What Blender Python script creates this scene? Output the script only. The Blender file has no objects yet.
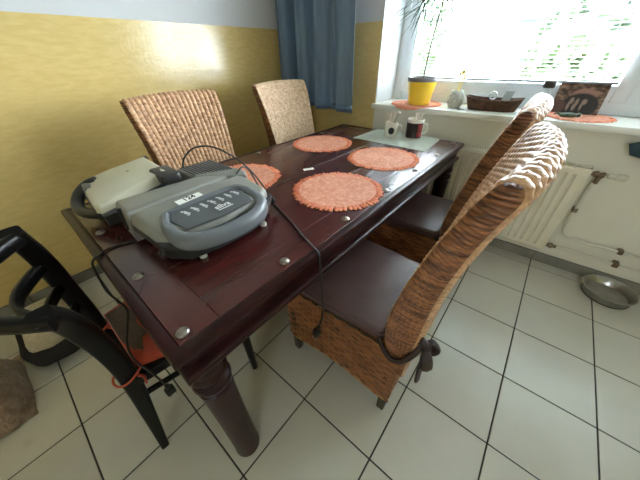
import bpy, bmesh, math, random
import numpy as np
from mathutils import Vector, Matrix

random.seed(7)
rng = np.random.default_rng(7)
sc = bpy.context.scene
col = sc.collection

# ------------------------------------------------------------------ camera
cam = bpy.data.cameras.new('camera')
cam.sensor_fit = 'HORIZONTAL'; cam.sensor_width = 36.0; cam.lens = 254.079 * 36 / 640
cam.clip_start = 0.02; cam.clip_end = 200
camo = bpy.data.objects.new('camera', cam); col.objects.link(camo)
YAW, PITCH, ROLL = -0.700653, 0.628891, -0.022107
fw = Vector((math.sin(YAW) * math.cos(PITCH), math.cos(YAW) * math.cos(PITCH), -math.sin(PITCH)))
rt = Vector((math.cos(YAW), -math.sin(YAW), 0)); up = rt.cross(fw)
rr = math.cos(ROLL) * rt + math.sin(ROLL) * up
uu = -math.sin(ROLL) * rt + math.cos(ROLL) * up
mw = Matrix((rr, uu, -fw)).transposed().to_4x4(); mw.translation = (-0.27626, -1.99704, 1.24471)
camo.matrix_world = mw
sc.camera = camo

# ------------------------------------------------------------------ world, light, exposure
SKY = 14.6
world = bpy.data.worlds.new('world'); sc.world = world; world.use_nodes = True
wn = world.node_tree.nodes
bgn = wn['Background']; bgn.inputs[0].default_value = (0.87, 0.92, 1.0, 1); bgn.inputs[1].default_value = SKY
sc.view_settings.view_transform = 'Standard'; sc.view_settings.look = 'None'
sc.view_settings.gamma = 1.0; sc.view_settings.use_curve_mapping = False
sc.view_settings.exposure = 1.95
sc.cycles.use_denoising = True
sc.cycles.max_bounces = 10; sc.cycles.diffuse_bounces = 6; sc.cycles.glossy_bounces = 4
sc.cycles.transmission_bounces = 6; sc.cycles.transparent_max_bounces = 12
sc.cycles.sample_clamp_indirect = 6.0
# sampling portal in the window opening (guides sky rays, emits nothing)
def portal(name, loc, sx, sy, rot):
    pl = bpy.data.lights.new(name, 'AREA'); pl.shape = 'RECTANGLE'; pl.size = sx; pl.size_y = sy
    pl.cycles.is_portal = True
    po = bpy.data.objects.new(name, pl); col.objects.link(po); po.location = loc; po.rotation_euler = rot
portal('window_portal', (-0.06, 0.60, 1.62), 2.9, 1.45, (math.radians(-90), 0, 0))
portal('fill_window_portal', (0.65, -3.70, 1.525), 0.5, 0.65, (math.radians(90), 0, 0))  # portal for the added fill window behind the camera

# ------------------------------------------------------------------ helpers
def srgb(r, g, b):
    f = lambda c: ((c / 255) / 12.92) if c / 255 <= 0.04045 else (((c / 255) + 0.055) / 1.055) ** 2.4
    return (f(r), f(g), f(b), 1)

MATS = {}
def mat(name, c1, c2=None, rough=0.6, scale=8.0, stretch=(1, 1, 1), bump=0.0, bscale=60.0, metal=0.0, coat=0.0,
        coat_rough=0.15, sheen=0.0, detail=4.0, ramp=(0.35, 0.7), trans=0.0, spec=0.5, coord='Object', bstretch=None, r2=None):
    m = bpy.data.materials.new(name); m.use_nodes = True
    nt = m.node_tree; b = nt.nodes['Principled BSDF']
    b.inputs['Base Color'].default_value = c1; b.inputs['Roughness'].default_value = rough
    b.inputs['Metallic'].default_value = metal; b.inputs['Coat Weight'].default_value = coat
    b.inputs['Coat Roughness'].default_value = coat_rough; b.inputs['Sheen Weight'].default_value = sheen
    b.inputs['Transmission Weight'].default_value = trans; b.inputs['Specular IOR Level'].default_value = spec
    tc = nt.nodes.new('ShaderNodeTexCoord')
    if c2 is not None:
        mp = nt.nodes.new('ShaderNodeMapping'); mp.inputs['Scale'].default_value = stretch
        nt.links.new(tc.outputs[coord], mp.inputs[0])
        n = nt.nodes.new('ShaderNodeTexNoise'); n.inputs['Scale'].default_value = scale; n.inputs['Detail'].default_value = detail
        nt.links.new(mp.outputs[0], n.inputs['Vector'])
        r = nt.nodes.new('ShaderNodeValToRGB')
        r.color_ramp.elements[0].position = ramp[0]; r.color_ramp.elements[1].position = ramp[1]
        r.color_ramp.elements[0].color = c1; r.color_ramp.elements[1].color = c2
        nt.links.new(n.outputs['Fac'], r.inputs[0]); nt.links.new(r.outputs[0], b.inputs['Base Color'])
        if r2 is not None:
            mr = nt.nodes.new('ShaderNodeMapRange'); mr.inputs['To Min'].default_value = rough; mr.inputs['To Max'].default_value = r2
            nt.links.new(n.outputs['Fac'], mr.inputs[0]); nt.links.new(mr.outputs[0], b.inputs['Roughness'])
    if bump > 0:
        mp2 = nt.nodes.new('ShaderNodeMapping'); mp2.inputs['Scale'].default_value = bstretch or stretch
        nt.links.new(tc.outputs[coord], mp2.inputs[0])
        n2 = nt.nodes.new('ShaderNodeTexNoise'); n2.inputs['Scale'].default_value = bscale; n2.inputs['Detail'].default_value = 3
        nt.links.new(mp2.outputs[0], n2.inputs['Vector'])
        bp = nt.nodes.new('ShaderNodeBump'); bp.inputs['Strength'].default_value = bump; bp.inputs['Distance'].default_value = 0.01
        nt.links.new(n2.outputs['Fac'], bp.inputs['Height']); nt.links.new(bp.outputs[0], b.inputs['Normal'])
    MATS[name] = m
    return m

def finish(name, me, m, parent=None, sharp=40, smooth=True):
    if smooth:
        me.polygons.foreach_set('use_smooth', [True] * len(me.polygons))
        me.set_sharp_from_angle(angle=math.radians(sharp))
    if m is not None: me.materials.append(m)
    o = bpy.data.objects.new(name, me); col.objects.link(o)
    if parent is not None: o.parent = parent
    return o

def fromdata(name, v, f, m, parent=None, sharp=40, smooth=True):
    me = bpy.data.meshes.new(name); me.from_pydata([tuple(map(float, p)) for p in v], [], [tuple(map(int, q)) for q in f]); me.update()
    return finish(name, me, m, parent, sharp, smooth)

def frombm(name, bm, m, parent=None, sharp=40, smooth=True):
    bmesh.ops.recalc_face_normals(bm, faces=bm.faces[:])
    me = bpy.data.meshes.new(name); bm.to_mesh(me); bm.free()
    return finish(name, me, m, parent, sharp, smooth)

def bev(bm, geom_edges, w, seg=2):
    if w > 0: bmesh.ops.bevel(bm, geom=geom_edges, offset=w, segments=seg, profile=0.5, affect='EDGES')

def addbox(bm, lo, hi, w=0.0, seg=2):
    t = bmesh.new()
    bmesh.ops.create_cube(t, size=1.0)
    for v in t.verts:
        v.co = Vector([(lo[k] + hi[k]) / 2 + v.co[k] * (hi[k] - lo[k]) for k in range(3)])
    bev(t, t.edges[:], w, seg)
    merge(bm, t)
    return bm

def merge(bm, t):
    me = bpy.data.meshes.new('tmp'); t.to_mesh(me); t.free(); bm.from_mesh(me); bpy.data.meshes.remove(me)

def box(name, lo, hi, m, parent=None, w=0.0, seg=2):
    bm = bmesh.new(); addbox(bm, lo, hi, w, seg)
    return frombm(name, bm, m, parent)

def prism(name, outline, z0, z1, m, parent=None, w=0.0, seg=3, top_scale=1.0, zfun=None, wb=0.0):
    bm = bmesh.new()
    cx = sum(p[0] for p in outline) / len(outline); cy = sum(p[1] for p in outline) / len(outline)
    lo = [bm.verts.new((p[0], p[1], z0)) for p in outline]
    hi = [bm.verts.new((cx + (p[0] - cx) * top_scale, cy + (p[1] - cy) * top_scale, z1)) for p in outline]
    n = len(outline)
    bm.faces.new(lo[::-1]); tf = bm.faces.new(hi)
    for i in range(n): bm.faces.new((lo[i], lo[(i + 1) % n], hi[(i + 1) % n], hi[i]))
    if w > 0:
        bmesh.ops.recalc_face_normals(bm, faces=bm.faces[:])
        bev(bm, list(tf.edges), w, seg)
    if zfun:
        for v in bm.verts: v.co.z = zfun(v.co.x, v.co.y, v.co.z)
    return frombm(name, bm, m, parent, 35)

def gridfaces(n, m, cu=False, cv=False, off=0):
    f = []
    for i in range(n if cu else n - 1):
        for j in range(m if cv else m - 1):
            a, b = i, (i + 1) % n; c, d = j, (j + 1) % m
            f.append((off + a * m + c, off + b * m + c, off + b * m + d, off + a * m + d))
    return f

def grid(name, P, m, parent=None, cu=False, cv=False, sharp=60):
    n, k, _ = P.shape
    return fromdata(name, P.reshape(-1, 3), gridfaces(n, k, cu, cv), m, parent, sharp)

def catmull(pts, n):
    P = np.array(pts, float)
    if len(P) < 3:
        t = np.linspace(0, 1, n)[:, None]; return P[0] * (1 - t) + P[-1] * t
    Q = np.vstack([2 * P[0] - P[1], P, 2 * P[-1] - P[-2]])
    out = []
    for i in range(len(P) - 1):
        p0, p1, p2, p3 = Q[i:i + 4]
        for t in np.linspace(0, 1, 16, endpoint=False):
            out.append(.5 * ((2 * p1) + (-p0 + p2) * t + (2 * p0 - 5 * p1 + 4 * p2 - p3) * t * t + (-p0 + 3 * p1 - 3 * p2 + p3) * t ** 3))
    out.append(P[-1]); out = np.array(out)
    d = np.r_[0, np.cumsum(np.linalg.norm(np.diff(out, axis=0), axis=1))]
    s = np.linspace(0, d[-1], n)
    return np.stack([np.interp(s, d, out[:, k]) for k in range(out.shape[1])], 1)

def tubedata(pts, r, seg=8, closed=False, flat=1.0, off=0, upv=None, sq=1.0):
    P = np.array(pts, float); n = len(P)
    R = np.array(r if hasattr(r, '__len__') else [r] * n, float)
    if closed: T = np.roll(P, -1, 0) - np.roll(P, 1, 0)
    else: T = np.gradient(P, axis=0)
    T /= np.linalg.norm(T, axis=1)[:, None] + 1e-12
    V = []; u = np.array(upv, float) if upv is not None else (np.array([0, 0, 1.]) if abs(T[0][2]) < .9 else np.array([1., 0, 0]))
    for i in range(n):
        if upv is not None: u = np.array(upv, float)
        a = u - T[i] * (u @ T[i]); a /= np.linalg.norm(a) + 1e-12; u = a
        b = np.cross(T[i], a)
        for k in range(seg):
            t = 2 * math.pi * k / seg
            c_, s_ = math.cos(t), math.sin(t)
            V.append(P[i] + R[i] * (math.copysign(abs(c_) ** sq, c_) * a * flat + math.copysign(abs(s_) ** sq, s_) * b))
    F = gridfaces(n, seg, closed, True, off)
    if not closed:
        F.append(tuple(off + k for k in range(seg))[::-1]); F.append(tuple(off + (n - 1) * seg + k for k in range(seg)))
    return V, F

def tube(name, pts, r, m, parent=None, seg=8, closed=False, flat=1.0, n=None, upv=None):
    if n: pts = catmull(pts, n)
    if n and hasattr(r, '__len__'): r = np.interp(np.linspace(0, 1, n), np.linspace(0, 1, len(r)), r)
    V, F = tubedata(pts, r, seg, closed, flat, 0, upv)
    return fromdata(name, V, F, m, parent, 50)

def multitube(name, lst, m, parent=None, seg=6):
    V = []; F = []
    for pts, r in lst:
        v, f = tubedata(pts, r, seg, False, 1.0, len(V)); V += v; F += f
    return fromdata(name, V, F, m, parent, 50)

def lathe(name, prof, m, parent=None, seg=32, loc=(0, 0, 0), sharp=35, cap=True):
    P = np.array(prof, float); V = []
    for r, z in P:
        for k in range(seg):
            t = 2 * math.pi * k / seg
            V.append((loc[0] + r * math.cos(t), loc[1] + r * math.sin(t), loc[2] + z))
    F = gridfaces(len(P), seg, False, True)
    F = [q[::-1] for q in F]
    if cap:
        F.append(tuple(range(seg))[::-1]); b = (len(P) - 1) * seg; F.append(tuple(b + k for k in range(seg)))
    return fromdata(name, V, F, m, parent, sharp)

def tag(o, label=None, cat=None, group=None, kind=None):
    if label: o['label'] = label
    if cat: o['category'] = cat
    if group: o['group'] = group
    if kind: o['kind'] = kind
    return o

def thing(name, label, cat, loc=(0, 0, 0), rz=0.0, group=None):
    o = bpy.data.objects.new(name, None); col.objects.link(o)
    o.location = loc; o.rotation_euler = (0, 0, rz); o.empty_display_size = .1
    return tag(o, label, cat, group)

def copytree(o, parent=None):
    c = o.copy(); col.objects.link(c); c.parent = parent
    for ch in list(o.children): copytree(ch, c)
    return c

def structure(o): o['kind'] = 'structure'; return o

def rrect(x0, x1, y0, y1, r, k=5):
    out = []
    for cx, cy, a0 in ((x1 - r, y1 - r, 0), (x0 + r, y1 - r, 90), (x0 + r, y0 + r, 180), (x1 - r, y0 + r, 270)):
        for i in range(k + 1):
            a = math.radians(a0 + 90 * i / k); out.append((cx + r * math.cos(a), cy + r * math.sin(a)))
    return out

# ------------------------------------------------------------------ materials
tile_m = mat('floor_tile', srgb(184, 180, 168), srgb(193, 190, 179), rough=.20, r2=.30, scale=3.0, bump=.03, bscale=30, detail=4, ramp=(.2, .85), spec=.75)
def add_speckle(m):
    nt = m.node_tree; b = nt.nodes['Principled BSDF']
    src = b.inputs['Base Color'].links[0].from_socket
    tc = [n for n in nt.nodes if n.type == 'TEX_COORD'][0]
    oi = nt.nodes.new('ShaderNodeObjectInfo')
    add = nt.nodes.new('ShaderNodeVectorMath'); add.operation = 'MULTIPLY_ADD'
    cmb = nt.nodes.new('ShaderNodeCombineXYZ'); 
    for k in range(3): nt.links.new(oi.outputs['Random'], cmb.inputs[k])
    nt.links.new(cmb.outputs[0], add.inputs[0]); add.inputs[1].default_value = (37, 53, 11); nt.links.new(tc.outputs['Object'], add.inputs[2])
    for l in list(tc.outputs['Object'].links):
        if l.to_node.type == 'MAPPING': nt.links.new(add.outputs[0], l.to_socket)
    n = nt.nodes.new('ShaderNodeTexNoise'); n.inputs['Scale'].default_value = 9; n.inputs['Detail'].default_value = 5
    nt.links.new(add.outputs[0], n.inputs['Vector'])
    r = nt.nodes.new('ShaderNodeValToRGB'); r.color_ramp.elements[0].position = .68; r.color_ramp.elements[1].position = .80
    r.color_ramp.elements[0].color = (1, 1, 1, 1); r.color_ramp.elements[1].color = (.86, .84, .80, 1)
    nt.links.new(n.outputs['Fac'], r.inputs[0])
    n3 = nt.nodes.new('ShaderNodeTexNoise'); n3.inputs['Scale'].default_value = 2.2; n3.inputs['Detail'].default_value = 6
    nt.links.new(add.outputs[0], n3.inputs['Vector'])
    r3 = nt.nodes.new('ShaderNodeValToRGB'); r3.color_ramp.elements[0].position = .3; r3.color_ramp.elements[1].position = .65
    r3.color_ramp.elements[0].color = (.93, .92, .89, 1); r3.color_ramp.elements[1].color = (1, 1, 1, 1)
    nt.links.new(n3.outputs['Fac'], r3.inputs[0])
    mx = nt.nodes.new('ShaderNodeMix'); mx.data_type = 'RGBA'; mx.blend_type = 'MULTIPLY'; mx.inputs['Factor'].default_value = 1
    nt.links.new(src, mx.inputs[6]); nt.links.new(r.outputs[0], mx.inputs[7])
    mx2 = nt.nodes.new('ShaderNodeMix'); mx2.data_type = 'RGBA'; mx2.blend_type = 'MULTIPLY'; mx2.inputs['Factor'].default_value = 1
    nt.links.new(mx.outputs[2], mx2.inputs[6]); nt.links.new(r3.outputs[0], mx2.inputs[7])
    nt.links.new(mx2.outputs[2], b.inputs['Base Color'])
add_speckle(tile_m)
grout_m = mat('grout', srgb(38, 36, 33), srgb(60, 57, 52), rough=.9, scale=20)
base_m = mat('baseboard_tile', srgb(120, 118, 110), srgb(140, 137, 128), rough=.4, scale=5)
white_wall = mat('white_wall', srgb(216, 216, 214), srgb(224, 224, 222), rough=.75, scale=3, bump=.08, bscale=70)
grey_wall = mat('grey_wall', srgb(216, 213, 200), srgb(224, 221, 208), rough=.6, scale=3, bump=.06, bscale=50)
ceil_m = mat('ceiling_paint', srgb(232, 230, 224), rough=.9)

def two_tone(name, split):
    m = bpy.data.materials.new(name); m.use_nodes = True; nt = m.node_tree; b = nt.nodes['Principled BSDF']
    tc = nt.nodes.new('ShaderNodeTexCoord'); sep = nt.nodes.new('ShaderNodeSeparateXYZ'); nt.links.new(tc.outputs['Object'], sep.inputs[0])
    gt = nt.nodes.new('ShaderNodeMath'); gt.operation = 'GREATER_THAN'; gt.inputs[1].default_value = split; nt.links.new(sep.outputs['Z'], gt.inputs[0])
    mp = nt.nodes.new('ShaderNodeMapping'); mp.inputs['Rotation'].default_value = (math.radians(38), math.radians(35), 0); mp.inputs['Scale'].default_value = (9, 9, 34)
    nt.links.new(tc.outputs['Object'], mp.inputs[0])
    n = nt.nodes.new('ShaderNodeTexNoise'); n.inputs['Scale'].default_value = 1.6; n.inputs['Detail'].default_value = 5; nt.links.new(mp.outputs[0], n.inputs['Vector'])
    r = nt.nodes.new('ShaderNodeValToRGB'); r.color_ramp.elements[0].position = .36; r.color_ramp.elements[1].position = .66
    r.color_ramp.elements[0].color = srgb(200, 175, 112); r.color_ramp.elements[1].color = srgb(209, 185, 124)
    nt.links.new(n.outputs['Fac'], r.inputs[0])
    n2 = nt.nodes.new('ShaderNodeTexNoise'); n2.inputs['Scale'].default_value = 60; n2.inputs['Detail'].default_value = 3; nt.links.new(tc.outputs['Object'], n2.inputs['Vector'])
    mx = nt.nodes.new('ShaderNodeMix'); mx.data_type = 'RGBA'; nt.links.new(gt.outputs[0], mx.inputs[0]); nt.links.new(r.outputs[0], mx.inputs[6]); mx.inputs[7].default_value = srgb(196, 198, 200)
    nt.links.new(mx.outputs[2], b.inputs['Base Color'])
    mr = nt.nodes.new('ShaderNodeMapRange'); mr.inputs['To Min'].default_value = .17; mr.inputs['To Max'].default_value = .6
    nt.links.new(gt.outputs[0], mr.inputs[0]); nt.links.new(mr.outputs[0], b.inputs['Roughness'])
    bp = nt.nodes.new('ShaderNodeBump'); bp.inputs['Strength'].default_value = .18; bp.inputs['Distance'].default_value = .004
    addm = nt.nodes.new('ShaderNodeMath'); addm.operation = 'ADD'; nt.links.new(n.outputs['Fac'], addm.inputs[0]); nt.links.new(n2.outputs['Fac'], addm.inputs[1])
    nt.links.new(addm.outputs[0], bp.inputs['Height']); nt.links.new(bp.outputs[0], b.inputs['Normal'])
    b.inputs['Specular IOR Level'].default_value = .45
    return m
yellow_wall = two_tone('yellow_white_wall', 1.432)

frame_m = mat('window_frame_paint', srgb(214, 220, 224), rough=.35)
sill_m = mat('sill_board', srgb(222, 222, 214), srgb(232, 232, 226), rough=.35, scale=4)
slat_m = mat('blind_slat', srgb(204, 208, 212), rough=.45)
rail_m = mat('blind_rail', srgb(120, 128, 138), rough=.4)
rad_m = mat('radiator_enamel', srgb(226, 222, 205), srgb(216, 210, 190), rough=.35, scale=6)
rad_gap = mat('radiator_grille', srgb(120, 117, 105), rough=.7)
pipe_m = mat('pipe_paint', srgb(206, 203, 190), rough=.35)
brass_m = mat('worn_brass', srgb(128, 110, 86), srgb(92, 78, 64), rough=.45, metal=.7, scale=40)
steel_m = mat('stainless_steel', srgb(176, 174, 168), srgb(150, 148, 142), rough=.28, metal=.95, scale=10)
wood_m = mat('mahogany', srgb(54, 21, 20), srgb(82, 35, 31), rough=.30, r2=.24, scale=1.5, stretch=(5, .8, 5), coat=.25, coat_rough=.16, bump=.03, bscale=4, bstretch=(40, 3, 40), detail=5, ramp=(.25, .8))
wood_dark = mat('mahogany_edge', srgb(32, 12, 13), srgb(50, 21, 21), rough=.34, scale=3, stretch=(6, 6, 6), spec=.22, bump=.05, bscale=12, detail=7)
stud_m = mat('stud_metal', srgb(168, 162, 154), srgb(122, 114, 106), rough=.35, metal=.9, scale=60)
rattan = mat('rattan', srgb(140, 98, 62), srgb(222, 178, 136), rough=.42, scale=26, stretch=(1, 1.6, 3), bump=.25, bscale=140, detail=5, ramp=(.28, .72), coat=.15, coat_rough=.3)
rattan_side = mat('rattan_wrapped', srgb(74, 41, 22), srgb(160, 104, 62), rough=.42, scale=14, stretch=(1, 1, 11), bump=.3, bscale=60, bstretch=(1, 1, 12), detail=4, ramp=(.36, .66), coat=.04, coat_rough=.3)
rattan_pale = mat('rattan_pale', srgb(196, 156, 118), srgb(250, 222, 192), rough=.42, scale=26, stretch=(1, 1.6, 3), bump=.25, bscale=140, detail=5, ramp=(.28, .72), coat=.15, coat_rough=.3)
gold_m = mat('gold_cord', srgb(190, 150, 80), rough=.4)
dark_leg = mat('dark_wood', srgb(40, 28, 24), srgb(58, 42, 36), rough=.45, scale=20, stretch=(1, 1, .2))
leather = mat('maroon_leather', srgb(82, 60, 60), srgb(98, 76, 74), rough=.42, scale=7, bump=.12, bscale=120, detail=6)
tie_m = mat('dark_ribbon', srgb(36, 24, 24), srgb(52, 36, 34), rough=.6, scale=20, bump=.2, bscale=80)
black_lacquer = mat('black_lacquer', srgb(8, 8, 8), srgb(15, 13, 12), rough=.3, scale=12, spec=.22)
red_pad = mat('orange_red_fabric', srgb(186, 74, 42), srgb(164, 60, 34), rough=.85, scale=14, bump=.3, bscale=160, sheen=.2)
brown_stain = mat('brown_worn_fabric', srgb(86, 74, 66), srgb(104, 88, 76), rough=.9, scale=20, bump=.3, bscale=90)
curtain_m = mat('blue_grey_satin', srgb(80, 104, 128), srgb(98, 122, 146), rough=.5, scale=30, stretch=(1, 1, .1), bump=.06, bscale=160, sheen=.15)
mat_or = mat('terracotta_straw', srgb(216, 134, 104), srgb(238, 176, 148), rough=.75, scale=70, bump=.5, bscale=220, detail=4)
mat_fr = mat('terracotta_fringe', srgb(214, 112, 76), srgb(234, 146, 110), rough=.8, scale=50, bump=.3, bscale=120)
cloth_m = mat('grey_green_cloth', srgb(172, 176, 164), srgb(184, 188, 176), rough=.9, scale=30, bump=.3, bscale=300)
plastic_d = mat('dark_grey_plastic', srgb(124, 124, 118), srgb(133, 133, 127), rough=.42, scale=5, bump=.05, bscale=300)
plastic_mid = mat('mid_grey_plastic', srgb(88, 92, 96), srgb(98, 102, 106), rough=.38, scale=5, bump=.04, bscale=300)
plastic_b = mat('black_plastic', srgb(30, 31, 32), srgb(38, 39, 40), rough=.4, scale=8)
plastic_l = mat('light_grey_plastic', srgb(184, 180, 158), srgb(194, 190, 168), rough=.42, scale=5, bump=.03, bscale=300)
panel_m = mat('slate_panel', srgb(74, 77, 80), rough=.35)
print_w = mat('white_print', srgb(214, 214, 212), rough=.6)
print_g = mat('grey_print', srgb(196, 198, 200), rough=.6)
ink_m = mat('black_ink', srgb(24, 24, 26), rough=.6)
paper_m = mat('white_paper', srgb(236, 236, 232), rough=.8)
rubber_m = mat('black_rubber', srgb(20, 20, 20), srgb(30, 30, 29), rough=.5, scale=30)
foot_m = mat('pale_foot', srgb(176, 176, 166), rough=.5)
yellow_pot = mat('yellow_ceramic', srgb(244, 206, 48), srgb(250, 216, 66), rough=.35, scale=3, coat=.3)
grey_rim = mat('grey_plastic_rim', srgb(112, 108, 112), rough=.5)
soil_m = mat('soil', srgb(50, 38, 28), srgb(76, 58, 42), rough=.95, scale=60, bump=.8, bscale=120)
stem_m = mat('plant_stem', srgb(70, 52, 46), srgb(86, 70, 50), rough=.6, scale=30)
leaf_m = mat('leaf_green', srgb(34, 62, 38), srgb(62, 94, 56), rough=.5, scale=14)
vase_m = mat('grey_stone_vase', srgb(172, 174, 168), srgb(216, 218, 212), rough=.8, scale=60, bump=.8, bscale=90, detail=2)
straw_y = mat('yellow_flower', srgb(240, 214, 96), rough=.8)
basket_m = mat('brown_wicker', srgb(70, 46, 34), srgb(112, 78, 58), rough=.7, scale=50, bump=.6, bscale=90)
clearp = mat('pale_clear_plastic', srgb(214, 226, 232), rough=.15, trans=.6)
mug_w = mat('white_glaze', srgb(228, 224, 214), rough=.2, coat=.3)
mug_b = mat('black_glaze', srgb(34, 32, 36), rough=.3)
mug_r = mat('red_print', srgb(158, 62, 66), srgb(140, 48, 54), rough=.35, scale=30)
stick_w = mat('pale_stick', srgb(232, 218, 206), rough=.7)
stick_p = mat('pink_tip', srgb(224, 178, 170), rough=.8)
stick_d = mat('dark_stick', srgb(96, 78, 72), rough=.7)
green_obj = mat('dark_green_glaze', srgb(38, 62, 48), srgb(96, 112, 90), rough=.3, scale=60)
teal_m = mat('dark_teal_cloth', srgb(48, 72, 84), srgb(58, 84, 96), rough=.85, scale=20, bump=.3, bscale=120)
bed_black = mat('black_plush', srgb(24, 22, 22), srgb(38, 35, 34), rough=.95, scale=30, bump=.5, bscale=80)
bed_beige = mat('beige_plush', srgb(172, 158, 132), srgb(190, 176, 150), rough=.95, scale=30, bump=.6, bscale=90, sheen=.2)
fleece_m = mat('brown_fleece', srgb(128, 106, 88), srgb(160, 138, 118), rough=1.0, scale=34, bump=1.0, bscale=70, sheen=.3, detail=6)
grass_m = mat('lawn', srgb(70, 90, 52), srgb(92, 108, 70), rough=.95, scale=3)
tree_m = mat('pale_foliage', srgb(72, 94, 64), srgb(104, 126, 90), rough=.9, scale=6)
bark_m = mat('bark', srgb(92, 78, 62), rough=.9)
house_m = mat('blue_grey_render', srgb(72, 92, 116), srgb(84, 104, 126), rough=.9, scale=2)
roof_m = mat('grey_roof', srgb(130, 120, 116), rough=.9)

# glass that lets daylight through
glass_m = bpy.data.materials.new('window_glass'); glass_m.use_nodes = True
gn = glass_m.node_tree; gn.nodes.remove(gn.nodes['Principled BSDF'])
gt_ = gn.nodes.new('ShaderNodeBsdfTransparent'); gt_.inputs[0].default_value = (.94, .97, .97, 1)
gg = gn.nodes.new('ShaderNodeBsdfGlossy'); gg.inputs['Roughness'].default_value = .02
gm = gn.nodes.new('ShaderNodeMixShader'); gm.inputs[0].default_value = .06
gn.links.new(gt_.outputs[0], gm.inputs[1]); gn.links.new(gg.outputs[0], gm.inputs[2]); gn.links.new(gm.outputs[0], gn.nodes['Material Output'].inputs[0])

# ------------------------------------------------------------------ the room
T = 1 / 3
XL, XR, YB, YF, ZC = -2.37, 2.30, -3.60, 0.095, 2.55      # left wall, right wall, rear wall, window wall, ceiling
floor = box('floor', (XL - .1, YB - .1, -.10), (XR + .1, YF + .1, -.0025), grout_m); structure(floor)
tile_mesh = None
gap = .0029
for i in range(-8, 7):
    for j in range(-11, 1):
        x0, x1 = i * T + gap, (i + 1) * T - gap
        y0, y1 = j * T + gap, (j + 1) * T - gap
        if j == 0: y0, y1 = 0.0 + gap, YF - .001
        x0 = max(x0, XL + .001); x1 = min(x1, XR - .001); y0 = max(y0, YB + .001)
        if x1 - x0 < .01 or y1 - y0 < .01: continue
        full = abs(x1 - x0 - (T - 2 * gap)) < 1e-6 and abs(y1 - y0 - (T - 2 * gap)) < 1e-6
        if full and tile_mesh is not None:
            o = bpy.data.objects.new('tile', tile_mesh); col.objects.link(o); o.parent = floor
        else:
            bm = bmesh.new(); hx, hy = (x1 - x0) / 2, (y1 - y0) / 2
            addbox(bm, (-hx, -hy, -.006), (hx, hy, 0), .0012, 1)
            o = frombm('tile', bm, tile_m, floor, 30)
            if full: tile_mesh = o.data
        o.location = ((x0 + x1) / 2, (y0 + y1) / 2, 0)

wl = structure(box('wall_left', (XL - .12, YB - .12, 0), (XL, YF + .12, ZC), yellow_wall))
wr = structure(box('wall_right', (XR, YB - .12, 0), (XR + .12, YF + .12, ZC), yellow_wall))
bm = bmesh.new()
BX0, BX1, BZ0, BZ1 = .40, .90, 1.20, 1.85                 # opening of the unseen window added behind the camera as fill
for lo, hi in (((XL - .12, BZ1), (XR + .12, ZC)), ((XL - .12, 0), (XR + .12, BZ0)), ((XL - .12, BZ0), (BX0, BZ1)), ((BX1, BZ0), (XR + .12, BZ1))):
    addbox(bm, (lo[0], YB - .12, lo[1]), (hi[0], YB, hi[1]))
wb = structure(frombm('wall_back', bm, yellow_wall))
structure(box('ceiling', (XL - .12, YB - .12, ZC), (XR + .12, YF + .5, ZC + .1), ceil_m))
WX0, WX1, SZ, WZ1, WY = -1.42, 1.30, 0.92, 2.34, 0.40     # window opening, sill height, window plane
structure(box('wall_window', (XL - .12, YF, 0), (WX0, YF + .42, ZC), yellow_wall))                # pier left of window
structure(box('wall_parapet', (WX0, YF, 0), (WX1, YF + .42, SZ - .04), grey_wall))
structure(box('wall_lintel', (WX0, YF, WZ1), (WX1, YF + .42, ZC), white_wall))
structure(box('wall_pier', (WX1, YF, 0), (XR + .12, YF + .42, ZC), white_wall))
structure(box('trim_1', (WX0, YF + .001, SZ), (WX0 + .008, WY, WZ1), frame_m))                    # white reveal board
structure(box('trim_2', (WX1 - .008, YF + .001, SZ), (WX1, WY, WZ1), frame_m))
# skirting tiles
bbw = structure(box('baseboard_window', (XL, YF - .003, 0), (XR, YF, .072), grout_m))
bbl = structure(box('baseboard_left', (XL, YB, 0), (XL + .003, YF - .012, .072), grout_m))
for k in range(-7, 7):
    x0, x1 = max(k * T + .0015, XL + .012), (k + 1) * T - .0015
    if x1 < XR: box('skirting_tile', (x0, YF - .012, .001), (x1, YF - .003, .072), base_m, bbw, .0015, 1)
for k in range(-10, 0):
    box('skirting_tile', (XL + .003, k * T + .0015, .001), (XL + .012, (k + 1) * T - .0015, .072), base_m, bbl, .0015, 1)

# window sill board
sill = structure(box('window_sill', (WX0 - .012, YF - .035, SZ - .035), (WX1 + .01, WY + .01, SZ), sill_m, None, .005, 2))

# window: outer frame, two sashes, panes
win = bpy.data.objects.new('window_1', None); col.objects.link(win); structure(win)
FD0, FD1 = WY, WY + .07
def frame_bars(name, x0, x1, z0, z1, y0, y1, wd, bot, top, parent, m=frame_m, w=.004):
    bm = bmesh.new()
    addbox(bm, (x0, y0, z0), (x0 + wd, y1, z1), w); addbox(bm, (x1 - wd, y0, z0), (x1, y1, z1), w)
    addbox(bm, (x0 + wd, y0, z0), (x1 - wd, y1, z0 + bot), w); addbox(bm, (x0 + wd, y0, z1 - top), (x1 - wd, y1, z1), w)
    return frombm(name, bm, m, parent)
frame_bars('frame', WX0 + .008, WX1 - .008, SZ, WZ1, FD0, FD1, .075, .075, .05, win)
MX = .085
box('mullion', (MX - .06, FD0 - .002, SZ + .06), (MX + .06, FD1, WZ1 - .05), frame_m, win, .004)
for x0, x1 in ((WX0 + .075, MX - .052), (MX + .052, WX1 - .075)):
    s = frame_bars('sash', x0, x1, SZ + .068, WZ1 - .045, FD0 - .014, FD1 - .01, .070, .085, .062, win, w=.006)
    box('pane', (x0 + .065, WY + .030, SZ + .145), (x1 - .06, WY + .034, WZ1 - .10), glass_m, s)
    bm = bmesh.new(); addbox(bm, (x0 + .005, FD0 - .012, SZ + .070), (x1 - .005, FD0 - .008, SZ + .074))
    frombm('gasket', bm, rubber_m, s)
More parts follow.
